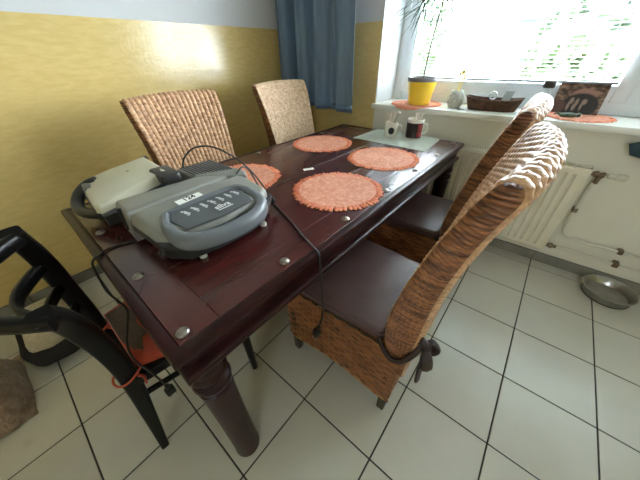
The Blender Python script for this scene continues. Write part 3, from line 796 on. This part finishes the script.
tube('handle', [(.047, .022, .094), (.067, .032, .090), (.072, .038, .066), (.066, .034, .040), (.042, .022, .028)], .006, mug_w, mk, 8, n=20)
def stick(name, label, cat, p0, p1, r, m, tip=None, group=None, tr=1.8):
    s = thing(name, label, cat, p0, 0, group)
    d = Vector(p1) - Vector(p0)
    tube('shaft', [(0, 0, 0), tuple(d * .5), tuple(d)], r, m, s, 6)
    if tip:
        t_ = lathe('tip', [(.001, -.007), (r * tr * .8, -.004), (r * tr, 0), (r * tr * .8, .004), (.001, .007)], tip, s, 10); t_.location = d
        t_.rotation_euler = d.to_track_quat('Z', 'Y').to_euler()
    return s
mx_, my_, mz_ = -1.118, -.185, CZ
for k, (ax, ay, h) in enumerate(((-.034, -.010, .140), (-.022, .010, .146), (-.008, -.012, .140), (.006, .012, .148), (.0, -.020, .132), (-.028, .0, .128))):
    stick('cotton_stick', 'pale stick standing in the white mug', 'stick', (mx_ - ax * .5, my_ - ay * .5, mz_ + .012), (mx_ + ax * 1.05, my_ + ay, mz_ + h), .0024, stick_w, stick_p if k % 2 else stick_w, 'pale sticks in the white mug', 1.6)
stick('dark_stick', 'dark stick with round white head in the white mug', 'stick', (mx_ - .012, my_, mz_ + .012), (mx_ + .038, my_ + .014, mz_ + .155), .0022, stick_d, paper_m, None, 4.0)
kx_, ky_ = -.962, -.150
for k, (ax, ay, h) in enumerate(((-.004, .006, .158), (.012, -.002, .160), (.036, .014, .158), (-.012, .012, .150))):
    stick('wooden_stick', 'pale wooden stick standing in the black mug', 'stick', (kx_ - ax * .5, ky_ - ay * .5, CZ + .012), (kx_ + ax, ky_ + ay, CZ + h), .0030, stick_w, stick_w, 'sticks in the black mug', 1.5)
tg = thing('paper_label', 'tiny white paper label lying on the table between placemats', 'label', (-1.155, -1.035, HZ), math.radians(60))
box('paper', (-.028, -.013, .0004), (.028, .013, .0014), paper_m, tg)
bm = bmesh.new()
for xx in (-.016, -.008, 0, .008): addbox(bm, (xx, -.004, .0014), (xx + .005, .005, .0017))
frombm('print', bm, print_g, tg)

# ------------------------------------------------------------------ contact grill in front (dark grey)
g1 = thing('contact_grill', 'dark grey contact grill with loop handle and 124 sticker', 'grill', (-1.038, -1.652, HZ), 0)
def lidz(x): return -.10 * (x + .10)       # front end lower than hinge end
body = prism('base', [(-.20, -.195), (.06, -.19), (.115, -.15), (.135, -.05), (.135, .05), (.115, .12), (.06, .19), (-.20, .195)], .014, .058, plastic_b, g1, .006, 2)
prism('lower_rim', [(-.115, -.208), (.07, -.203), (.128, -.155), (.150, -.05), (.150, .05), (.130, .125), (.07, .203), (-.115, .208)], .052, .072, plastic_b, g1, .005, 2)
lid = prism('lid', [(-.108, -.206), (.045, -.200), (.075, -.178), (.105, -.13), (.116, -.02), (.105, .10), (.075, .178), (.045, .200), (-.108, .206)], .074, .118, plastic_d, g1, .020, 4, .97, zfun=lambda x, y, z: z + (lidz(x) if z > .09 else 0) - .10 * y * y)
def lt(x, y): return .1185 + lidz(x) - .10 * y * y
# handle: raised frame around the print panel, arching out at the front
outer = [(-.020, -.150), (.030, -.172), (.080, -.180), (.125, -.166), (.158, -.120), (.175, -.040), (.172, .040), (.152, .102), (.115, .142), (.060, .150), (.010, .140), (-.022, .118), (-.026, .0)]
inner = [(-.006, -.124), (.032, -.143), (.080, -.142), (.108, -.128), (.128, -.095), (.140, -.035), (.137, .038), (.122, .082), (.096, .106), (.058, .112), (.022, .110), (-.006, .094), (-.010, .0)]
O_ = catmull(np.array(outer + [outer[0]]), 97)[:-1]; I_ = catmull(np.array(inner + [inner[0]]), 97)[:-1]
def hz(x, y): return lt(x, y) + .007 if x < .06 else lt(.06, y) + .007 - .20 * (x - .06)
rings = [[], [], [], [], [], []]
for (ox, oy), (ix, iy) in zip(O_, I_):
    ins = lambda f: (ox + (ix - ox) * f, oy + (iy - oy) * f)
    thick = np.interp(ox, [.02, .10, .15], [.010, .026, .034])
    zt_ = hz(ox, oy); zi_ = hz(ix, iy)
    a_ = ins(.04); c_1 = ins(.32); c_2 = ins(.72)
    for r_, (pxy, z) in zip(rings, (((ox, oy), zt_ - thick), ((ox, oy), zt_ - .009), (c_1, (zt_ * .68 + zi_ * .32) + .003), (c_2, (zt_ * .28 + zi_ * .72) + .003), ((ix, iy), zi_ - .006), ((ix, iy), zi_ - thick))):
        r_.append((pxy[0], pxy[1], z))
grid('handle', np.array(rings), plastic_mid, g1, True, True, 45)
prism('print_panel', [(-.008, -.122), (.03, -.142), (.098, -.130), (.112, -.02), (.100, .095), (.028, .110), (-.006, .092)], 0, .006, panel_m, g1, .002, 1, zfun=lambda x, y, z: lt(x, y) - .001 + z)
prism('grip_recess', [(.096, -.132), (.112, -.145), (.142, -.110), (.158, -.03), (.152, .05), (.130, .105), (.100, .098), (.112, -.02)], .050, .0765, plastic_b, g1, .003, 1)
def text(body_, size, m, parent, loc, rz, rx=0, ext=.0003, name='lettering', align='CENTER', bold=False):
    cv = bpy.data.curves.new(name, 'FONT'); cv.body = body_; cv.size = size; cv.extrude = ext; cv.align_x = align; cv.align_y = 'CENTER'
    if bold: cv.offset = size * .02
    o = bpy.data.objects.new(name, cv)
    dg = bpy.context.evaluated_depsgraph_get() if False else None
    col.objects.link(o)
    bpy.context.view_layer.update()
    me = bpy.data.meshes.new_from_object(o.evaluated_get(bpy.context.evaluated_depsgraph_get()))
    bpy.data.objects.remove(o); bpy.data.curves.remove(cv)
    me.name = name; me.materials.clear(); me.materials.append(m)
    q = bpy.data.objects.new(name, me); col.objects.link(q); q.parent = parent; q.location = loc; q.rotation_euler = (rx, 0, rz)
    return q
# writing reads from the front, i.e. seen from +x with text running along +y
slope = math.atan(.10)
def face_rot(o): o.rotation_euler = (Matrix.Rotation(slope, 3, 'Y') @ Matrix.Rotation(math.radians(90), 3, 'Z')).to_euler()
def on_panel(o, x, y, h=.0062): o.location = (x, y, lt(x, y) + h); face_rot(o); return o
on_panel(text('silva', .031, print_w, g1, (0, 0, 0), 0, bold=True), .066, .006, .0056)
bm = bmesh.new(); addbox(bm, (-.026, -.0022, 0), (.026, .0022, .0003)); on_panel(frombm('logo_underline', bm, print_w, g1), .083, .008, .0056)
def icon(y, k):
    bm = bmesh.new()
    def blob(cx_, cy_, rx, ry):
        n = 10; bm.faces.new([bm.verts.new((cx_ + rx * math.cos(2 * math.pi * i / n), cy_ + ry * math.sin(2 * math.pi * i / n), 0)) for i in range(n)])
    blob(0, 0, .0035, .0075); blob(-.004 + .0012 * (k % 3), .0075, .0028, .0032); blob(.0035, -.006 + .002 * (k % 2), .0026, .0036); blob(.001 * (k % 2), -.011, .003, .0022)
    for v in bm.verts: v.co *= 1.5
    o = frombm('food_icon', bm, print_g, g1); on_panel(o, .026, y, .0058); return o
for k, y in enumerate(np.linspace(-.092, .082, 7)): icon(y, k)
st = prism('number_sticker', [(-.060, -.020), (.058, -.022), (.060, .016), (-.058, .020)], 0, .0006, paper_m, g1)
st.rotation_euler = (Matrix.Rotation(slope, 3, 'Y') @ Matrix.Rotation(math.radians(90 + 5), 3, 'Z')).to_euler()
st.scale = (.72, .72, 1)
st.location = (-.052, -.040, lt(-.052, -.04) + .0006)
nb = text('124', .028, ink_m, g1, (0, 0, 0), 0, bold=True)
nb.location = (-.052, -.040, lt(-.052, -.04) + .0016); nb.rotation_euler = st.rotation_euler
# rear hinge housing with vents
prism('hinge_housing', [(-.236, -.208), (-.112, -.214), (-.112, .210), (-.205, .205)], .012, .116, plastic_d, g1, .016, 3, .96)
bm = bmesh.new()
for x in (-.175,): addbox(bm, (x - .0012, -.2150, .03), (x + .0012, -.2035, .108))
frombm('housing_groove', bm, plastic_b, g1)
vp = prism('vent_housing', [(-.345, .052), (-.20, .060), (-.06, .200), (-.10, .228), (-.345, .205)], .0, .118, plastic_d, g1, .012, 3, .97)
bm = bmesh.new()
for k in range(11):
    y = .070 + k * .0125; addbox(bm, (-.335 + .001 * k, y, .117), (-.215 + .006 * k, y + .006, .1225), .0015, 1)
frombm('vent_ribs', bm, plastic_mid, g1)
for (x, y) in ((.112, -.118), (.120, .108), (-.17, -.16), (-.17, .16)):
    lathe('rubber_foot', [(.008, 0), (.011, .002), (.011, .012), (.008, .016)], foot_m, g1, 12, (x, y, 0))
for y in (-.196, .196):
    kn = lathe('side_knob', [(.012, 0), (.015, .003), (.015, .012), (.010, .016)], plastic_b, g1, 14); kn.location = (.07, y - (.0 if y > 0 else 0), .045); kn.rotation_euler = (math.radians(-90 if y > 0 else 90), 0, 0)

# ------------------------------------------------------------------ second grill behind (light grey lid)
g2 = thing('contact_grill', 'light grey contact grill with black loop handle behind the dark one', 'grill', (-1.456, -1.765, HZ), 0)
prism('base', [(-.130, -.120), (.125, -.125), (.135, .115), (-.115, .120)], .012, .060, plastic_b, g2, .006, 2)
def l2(x, y): return .16 * (y + .12)
prism('lower_rim', [(-.140, -.125), (.150, -.130), (.155, .118), (-.125, .125)], .060, .080, plastic_mid, g2, .005, 2, zfun=lambda x, y, z: z + (.10 * (y + .12) if z > .07 else 0))
prism('lid', [(-.128, -.118), (.02, -.128), (.130, -.138), (.155, -.128), (.155, -.05), (.146, .125), (-.105, .135), (-.135, .0)], .074, .104, plastic_l, g2, .016, 4, .97, zfun=lambda x, y, z: z + l2(x, y) + (.010 * math.cos(x * 9) if z > .09 else 0))
box('lid_mark', (.0, .02, .1383), (.012, .028, .1393), plastic_mid, g2)
tube('handle', [(-.058, -.070, .108), (-.073, -.098, .100), (-.068, -.136, .080), (-.033, -.160, .062), (.022, -.164, .052), (.075, -.145, .052), (.112, -.118, .062), (.120, -.092, .074)], [.022, .020, .018, .018, .018, .018, .019, .02], plastic_b, g2, 12, n=48, flat=1.1)
prism('handle_bracket', [(-.078, -.120), (-.008, -.125), (.037, -.088), (.017, -.062), (-.073, -.062)], .098, .116, plastic_mid, g2, .006, 2, .9)
prism('hinge_arm', rrect(.070, .188, .072, .145, .016), .119, .147, plastic_b, g2, .008, 2, zfun=lambda x, y, z: z - .06 * (x - .06))
hk = lathe('hinge_knob', [(.010, 0), (.014, .002), (.014, .022), (.010, .025)], plastic_b, g2, 14); hk.location = (-.115, .118, .130); hk.rotation_euler = (math.radians(-90), 0, 0)
box('hinge_housing', (-.115, .128, .0), (.14, .150, .120), plastic_d, g2, .008)
for (x, y) in ((-.10, -.09), (.09, -.09), (-.10, .10), (.09, .10)):
    lathe('rubber_foot', [(.008, 0), (.011, .002), (.011, .010), (.008, .013)], foot_m, g2, 12, (x, y, 0))

# ------------------------------------------------------------------ power cords
def cord(label, pts, plug=None, n=90, r=.0034):
    c = thing('power_cord', label, 'cord', pts[0], 0, 'power cords')
    o = np.array(pts[0]); P = catmull(np.array(pts) - o, n)
    tube('cable', P, r, rubber_m, c, 8)
    if plug is not None:
        d = np.array(plug, float); d /= np.linalg.norm(d); e = P[-1]
        bm = bmesh.new(); addbox(bm, (-.014, -.011, 0), (.014, .011, .030), .005); addbox(bm, (-.007, -.006, -.014), (.007, .006, .004), .002)
        pl = frombm('plug', bm, rubber_m, c); pl.location = e; pl.rotation_euler = Vector(d).to_track_quat('Z', 'Y').to_euler()
        for s in (-1, 1):
            pn = lathe('pin', [(.0022, .03), (.0022, .048), (.001, .050)], steel_m, pl, 8, (s * .0095 * .9, 0, 0))
    return c
TZ = HZ + .0042
cord('black cord crossing the table and hanging over the right edge', [(-1.135, -1.475, .876), (-1.15, -1.43, .890), (-1.16, -1.395, .86), (-1.13, -1.385, .80), (-1.075, -1.39, TZ + .004), (-.98, -1.425, TZ), (-.865, -1.465, TZ), (-.76, -1.510, TZ), (-.700, -1.533, TZ + .001), (-.676, -1.541, TZ + .001), (-.662, -1.545, .759), (-.657, -1.548, .74), (-.655, -1.547, .66), (-.652, -1.545, .56), (-.650, -1.553, .47), (-.655, -1.572, .42)], (-.1, -.35, -.9), 120)
cord('black cord arching up behind the grills onto a placemat', [(-1.36, -1.578, .87), (-1.37, -1.55, .915), (-1.36, -1.50, .945), (-1.33, -1.44, .94), (-1.28, -1.39, .90), (-1.235, -1.355, .85), (-1.20, -1.335, .80), (-1.17, -1.33, TZ + .002), (-1.14, -1.345, TZ), (-1.10, -1.375, TZ), (-1.02, -1.41, TZ), (-.955, -1.43, TZ)], None, 90)
cord('black cord looping over the near table edge with hanging plug', [(-1.165, -1.84, TZ), (-1.19, -1.892, TZ), (-1.195, -1.94, TZ), (-1.175, -1.968, TZ + .003), (-1.168, -1.984, .766), (-1.166, -1.994, .75), (-1.162, -2.000, .70), (-1.150, -2.003, .655), (-1.115, -1.995, .63), (-1.080, -1.990, .61), (-1.066, -2.01, .57), (-1.060, -2.035, .52), (-1.045, -2.048, .484), (-.985, -2.046, .482), (-.945, -2.034, .468), (-.925, -2.026, .42), (-.910, -2.022, .385)], (.1, .0, -1), 110)

# ------------------------------------------------------------------ things on the sill
pt = thing('potted_plant', 'yellow pot with a tall thin feathery plant on the sill', 'plant', (-1.092, .180, SZ + .006))
lathe('pot', [(.070, 0), (.076, .003), (.080, .02), (.100, .150), (.101, .155), (.094, .155), (.092, .15), (.078, .02), (.02, .012), (.001, .012)], yellow_pot, pt, 40, cap=False)
lathe('rim_band', [(.1015, .150), (.106, .152), (.108, .172), (.106, .176), (.098, .176), (.095, .17), (.094, .152)], grey_rim, pt, 40, cap=False)
lathe('soil', [(.001, .150), (.05, .152), (.094, .148), (.094, .140), (.001, .140)], soil_m, pt, 28, cap=False)
stemP = [(0.005, 0, .145), (.005, .0, .25), (.014, 0, .38), (.030, -.005, .50), (.045, -.01, .60), (.052, -.01, .72)]
tube('stem', stemP, [.0062, .0056, .0052, .005, .0045, .004], stem_m, pt, 8, n=24)
SP = catmull(stemP, 25)
lf = None
for k in range(72):
    br = SP[int(17 + (k % 8))]
    a = k * 2.399 + .3; L = .15 + .12 * rng.random(); drop = .5 + .9 * rng.random()
    side = .18 if k % 3 else .32
    c0 = np.array([br[0] + side * .6 * math.cos(a) * rng.random(), br[1] + side * .35 * math.sin(a) * rng.random(), br[2] + .06 * rng.random() - .05])
    if math.sin(a) > .1: L *= .5
    if k % 3 == 0: c0[0] -= .13
    c0[0] = max(c0[0], -.285 - min(0, L * math.cos(a))); c0[1] = min(c0[1], .12 - max(0, L * math.sin(a)))
    if lf is None:
        V = []; F = []
        for i in range(9):
            u = i / 8; wv = .0048 * math.sin(math.pi * min(1, u * .9 + .1)) ** .8 + .0002
            V += [(u, -wv * 6, -.45 * u * u), (u, 0, -.45 * u * u + .008), (u, wv * 6, -.45 * u * u)]
        F = gridfaces(9, 3); o = fromdata('leaf', V, F, leaf_m, pt, 80); lf = o.data
    else:
        o = bpy.data.objects.new('leaf', lf); col.objects.link(o); o.parent = pt
    o.location = c0; o.scale = (L, L * .9, L * drop); o.rotation_euler = (.2 * rng.normal(), .25 + .25 * rng.normal(), a)
tw = []
for k in range(9):
    a = k * .75; e = np.array([.16 * math.cos(a) - .03, .09 * math.sin(a), .66 + .03 * (k % 3)])
    s0 = SP[18 + k % 6]; tw.append((catmull([s0, (s0 + e) / 2 + np.array([0, 0, .03]), e], 8), .0012))
multitube('twigs', tw, stem_m, pt, 5)

vs = thing('vase', 'small grey ribbed stone vase with yellow dried stems on the sill', 'vase', (-.838, .205, SZ))
lathe('body', [(.034, 0), (.040, .003), (.051, .03), (.053, .05), (.049, .08), (.038, .104), (.030, .110), (.026, .108), (.026, .10), (.001, .09)], vase_m, vs, 28, cap=False)
for k, (ax, ay, h) in enumerate(((-.012, 0, .20), (.010, .006, .215), (.022, -.004, .19), (.0, .012, .21))):
    tube('dried_stem', [(ax * .3, ay * .3, .09), (ax * .8, ay, .15), (ax, ay, h)], .0016, straw_y, vs, 6)
    lathe('flower_head', [(.001, -.012), (.006, -.006), (.008, .004), (.005, .012), (.001, .014)], straw_y, vs, 10, (ax, ay, h))
cs = lathe('coaster', [(.001, 0), (.024, 0), (.026, .003), (.024, .005), (.001, .004)], steel_m, None, 20, (0, 0, 0), cap=False); cs.location = (-.775, .150, SZ)
tag(cs, 'little grey metal lid lying between vase and basket', 'lid')

bk = thing('wicker_basket', 'dark brown boat shaped wicker basket on the sill', 'basket', (-.605, .225, SZ), math.radians(2))
n_, m_ = 64, 12; P = np.zeros((2 * m_, n_, 3))
for i in range(m_):
    t = i / (m_ - 1)
    for k in range(n_):
        a = 2 * math.pi * k / n_; ca, sa = math.cos(a), math.sin(a)
        ex = math.copysign(abs(ca) ** .75, ca); ey = math.copysign(abs(sa) ** .75, sa)
        rx, ry = .140 + .026 * t, .058 + .020 * t
        h = (.062 + .014 * abs(ca) ** 3) * t
        d = .0018 * (1 if (k + i) % 2 else -1)
        P[i, k] = (ex * (rx + d), ey * (ry + d), h + .002)
        P[2 * m_ - 1 - i, k] = (ex * (rx - .007), ey * (ry - .007), h + (.006 if i < 1 else .002))
grid('body', P, basket_m, bk, False, True)
bm = bmesh.new(); bm.faces.new([bm.verts.new(tuple(P[0, k])) for k in range(n_)]); bm.faces.new([bm.verts.new((p[0], p[1], .008)) for p in P[2 * m_ - 1]]); frombm('bottom', bm, basket_m, bk)
tube('rim', [tuple(p + np.array([0, 0, .002])) for p in P[m_ - 1]], .004, basket_m, bk, 6, closed=True)
pc = thing('plastic_clip', 'pale clear plastic clip sticking out of the basket', 'clip', (-.585, .225, SZ + .012))
bm = bmesh.new(); addbox(bm, (.010, -.003, 0), (.060, .003, .105), .002)
for v in bm.verts: v.co.x += .25 * v.co.z
frombm('plate', bm, clearp, pc)
tube('ring', [(-.030 + .022 * math.cos(a), 0, .075 + .022 * math.sin(a)) for a in np.linspace(0, 2 * np.pi, 21)[:-1]], .0035, clearp, pc, 8, closed=True)
tube('stand', [(-.03, 0, .053), (-.02, 0, .02), (0, 0, 0), (.02, 0, .002)], .003, clearp, pc, 8, n=12)

jr = thing('glass_jar', 'small clear jar with black cap at the window frame', 'jar', (-.345, .290, SZ))
lathe('glass', [(.001, 0), (.028, 0), (.030, .004), (.030, .105), (.024, .125), (.024, .142)], clearp, jr, 24, cap=False)
lathe('cap', [(.001, .138), (.029, .138), (.031, .142), (.031, .172), (.028, .176), (.001, .176)], plastic_b, jr, 24, cap=False)

cd = thing('picture_card', 'brown photo card of a cave mouth leaning against the window', 'picture', (-.175, .318, SZ + .0065))
cm = bpy.data.materials.new('cave_print'); cm.use_nodes = True; nt = cm.node_tree; bs = nt.nodes['Principled BSDF']; bs.inputs['Roughness'].default_value = .35
tc = nt.nodes.new('ShaderNodeTexCoord')
nz1 = nt.nodes.new('ShaderNodeTexNoise'); nz1.inputs['Scale'].default_value = 26; nz1.inputs['Detail'].default_value = 6
mpn = nt.nodes.new('ShaderNodeMapping'); mpn.inputs['Scale'].default_value = (1, 1, 2.2); mpn.inputs['Rotation'].default_value = (0, .35, 0)
nt.links.new(tc.outputs['Object'], mpn.inputs[0]); nt.links.new(mpn.outputs[0], nz1.inputs['Vector'])
rp = nt.nodes.new('ShaderNodeValToRGB'); e = rp.color_ramp.elements
e[0].position = .36; e[0].color = srgb(52, 38, 34); e[1].position = .66; e[1].color = srgb(176, 148, 128)
mid = e.new(.5); mid.color = srgb(112, 86, 72)
nt.links.new(nz1.outputs['Fac'], rp.inputs[0])
sepc = nt.nodes.new('ShaderNodeSeparateXYZ'); nt.links.new(tc.outputs['Object'], sepc.inputs[0])
def ell(cx_, cz_, rx, rz_, prev, colr, soft=.15):
    def mth(op, a, b):
        n = nt.nodes.new('ShaderNodeMath'); n.operation = op
        for i, q in enumerate((a, b)):
            if isinstance(q, (int, float)): n.inputs[i].default_value = q
            else: nt.links.new(q, n.inputs[i])
        return n.outputs[0]
    ax = mth('DIVIDE', mth('SUBTRACT', sepc.outputs['X'], cx_), rx); az = mth('DIVIDE', mth('SUBTRACT', sepc.outputs['Z'], cz_), rz_)
    d = mth('ADD', mth('MULTIPLY', ax, ax), mth('MULTIPLY', az, az))
    mr = nt.nodes.new('ShaderNodeMapRange'); mr.inputs['From Min'].default_value = 1 - soft; mr.inputs['From Max'].default_value = 1 + soft; mr.inputs['To Min'].default_value = 1; mr.inputs['To Max'].default_value = 0
    nt.links.new(d, mr.inputs[0])
    mx = nt.nodes.new('ShaderNodeMix'); mx.data_type = 'RGBA'; nt.links.new(mr.outputs[0], mx.inputs[0]); nt.links.new(prev, mx.inputs[6]); mx.inputs[7].default_value = colr
    return mx.outputs[2]
c_ = rp.outputs[0]
c_ = ell(.020, .108, .060, .030, c_, srgb(164, 124, 112), .3)
c_ = ell(.012, .045, .088, .068, c_, srgb(34, 30, 36))
c_ = ell(-.095, .035, .045, .04, c_, srgb(96, 66, 58), .3)
for (x, z, a, b) in ((-.030, .070, .010, .018), (-.038, .040, .007, .026), (-.004, .062, .008, .022), (-.010, .035, .009, .02), (.030, .066, .012, .016), (.022, .040, .006, .022)):
    c_ = ell(x, z, a, b, c_, srgb(150, 132, 122), .6)
nt.links.new(c_, bs.inputs['Base Color'])
pa = box('card', (-.118, -.0015, 0), (.112, .0015, .172), cm, cd)
pa.rotation_euler = (math.radians(-23), 0, 0)
gs = thing('glazed_figure', 'small dark green glazed figure lying on the sill placemat', 'ornament', (-.195, .175, SZ + .0062), math.radians(8))
lathe('body', [(.001, 0), (.018, .002), (.024, .010), (.020, .020), (.010, .026), (.001, .027)], green_obj, gs, 18).scale = (1.9, .9, .9)
lathe('head', [(.001, -.012), (.010, -.006), (.012, .002), (.008, .010), (.001, .012)], green_obj, gs, 14, (.045, -.005, .013))
tube('tail', [(-.035, 0, .012), (-.055, .004, .018), (-.066, .002, .01)], [.007, .005, .003], green_obj, gs, 8, n=10)

# teal cloth corner hanging at the right end of the sill
tc_ = thing('hanging_cloth', 'dark teal cloth hanging over the sill at the right picture edge', 'cloth', (.2, .045, SZ))
P = np.zeros((8, 10, 3))
prof_y = [(.20, .004), (.08, .004), (.02, .004), (-.002, -.002), (-.006, -.02), (-.010, -.045), (-.012, -.070), (-.014, -.120)]
for i, (y, z) in enumerate(prof_y):
    xl = (.10, .09, .06, .02, -.02, -.060, -.112, -.085)[i]
    for k in range(10):
        u = k / 9; P[i, k] = (xl + (.42 - xl) * u, y - .012 * math.sin(3 * math.pi * u) * (1 if i > 3 else 0), z - (.10 * u if i == 7 else 0))
hc = grid('fabric', P, teal_m, tc_); s_ = hc.modifiers.new('thickness', 'SOLIDIFY'); s_.thickness = .004; s_.offset = 1

# steel bowl on the floor
bw = thing('steel_bowl', 'stainless steel pet bowl on the floor under the pipes', 'bowl', (.392, -.048, 0))
lathe('bowl', [(.105, 0), (.110, .002), (.122, .050), (.126, .055), (.131, .056), (.132, .053), (.128, .050), (.122, .049)][:5] + [(.124, .0585), (.118, .054), (.100, .012), (.085, .008), (.001, .008)], steel_m, bw, 48, cap=False)
lathe('base_ring', [(.112, 0), (.114, .003), (.110, .006), (.104, .003)], rubber_m, bw, 40, cap=False)

# pet bed and fleece on the floor at the left
pb = thing('pet_bed', 'black plush pet bed with a pale beige cushion on the floor', 'bed', (-1.97, -2.285, 0))
t_ = np.linspace(0, 2 * np.pi, 49)[:-1]
ringp = np.array([(.205 * math.copysign(abs(math.cos(a)) ** .7, math.cos(a)), .105 * math.copysign(abs(math.sin(a)) ** .7, math.sin(a)), .050) for a in t_])
V, F = tubedata(ringp, .042 + .003 * np.sin(t_ * 9), 14, True, 1.0, 0, (0, 0, 1)); fromdata('bolster', V, F, bed_black, pb, 80)
prism('inner_cushion', rrect(-.20, .185, -.105, .105, .07), .004, .150, bed_beige, pb, .055, 5)
fl = thing('fleece_blanket', 'rumpled brown fleece blanket on the floor beside the pet bed', 'blanket', (-1.745, -2.545, 0))
n_ = 60; P = np.zeros((n_, n_, 3))
from mathutils import noise as mn
for i in range(n_):
    for k in range(n_):
        u, v = i / (n_ - 1) * 2 - 1, k / (n_ - 1) * 2 - 1
        r = (abs(u) ** 3 + abs(v) ** 3) ** (1 / 3)
        x = u * .22 * (1 + .08 * mn.noise((u * 2, v * 2, 3.1))); y = v * .105 * (1 + .08 * mn.noise((u * 2, v * 2, 9.7)))
        edge = max(0, 1 - max(0, (r - .55) / .45) ** 2.2)
        z = .006 + edge * (.125 + .05 * mn.noise((u * 1.9, v * 1.9, .5)) + .02 * mn.noise((u * 5, v * 5, 2.5)) + .006 * mn.noise((u * 16, v * 16, 4)))
        P[i, k] = (x, y, max(.003, z))
fo = grid('fleece', P, fleece_m, fl)
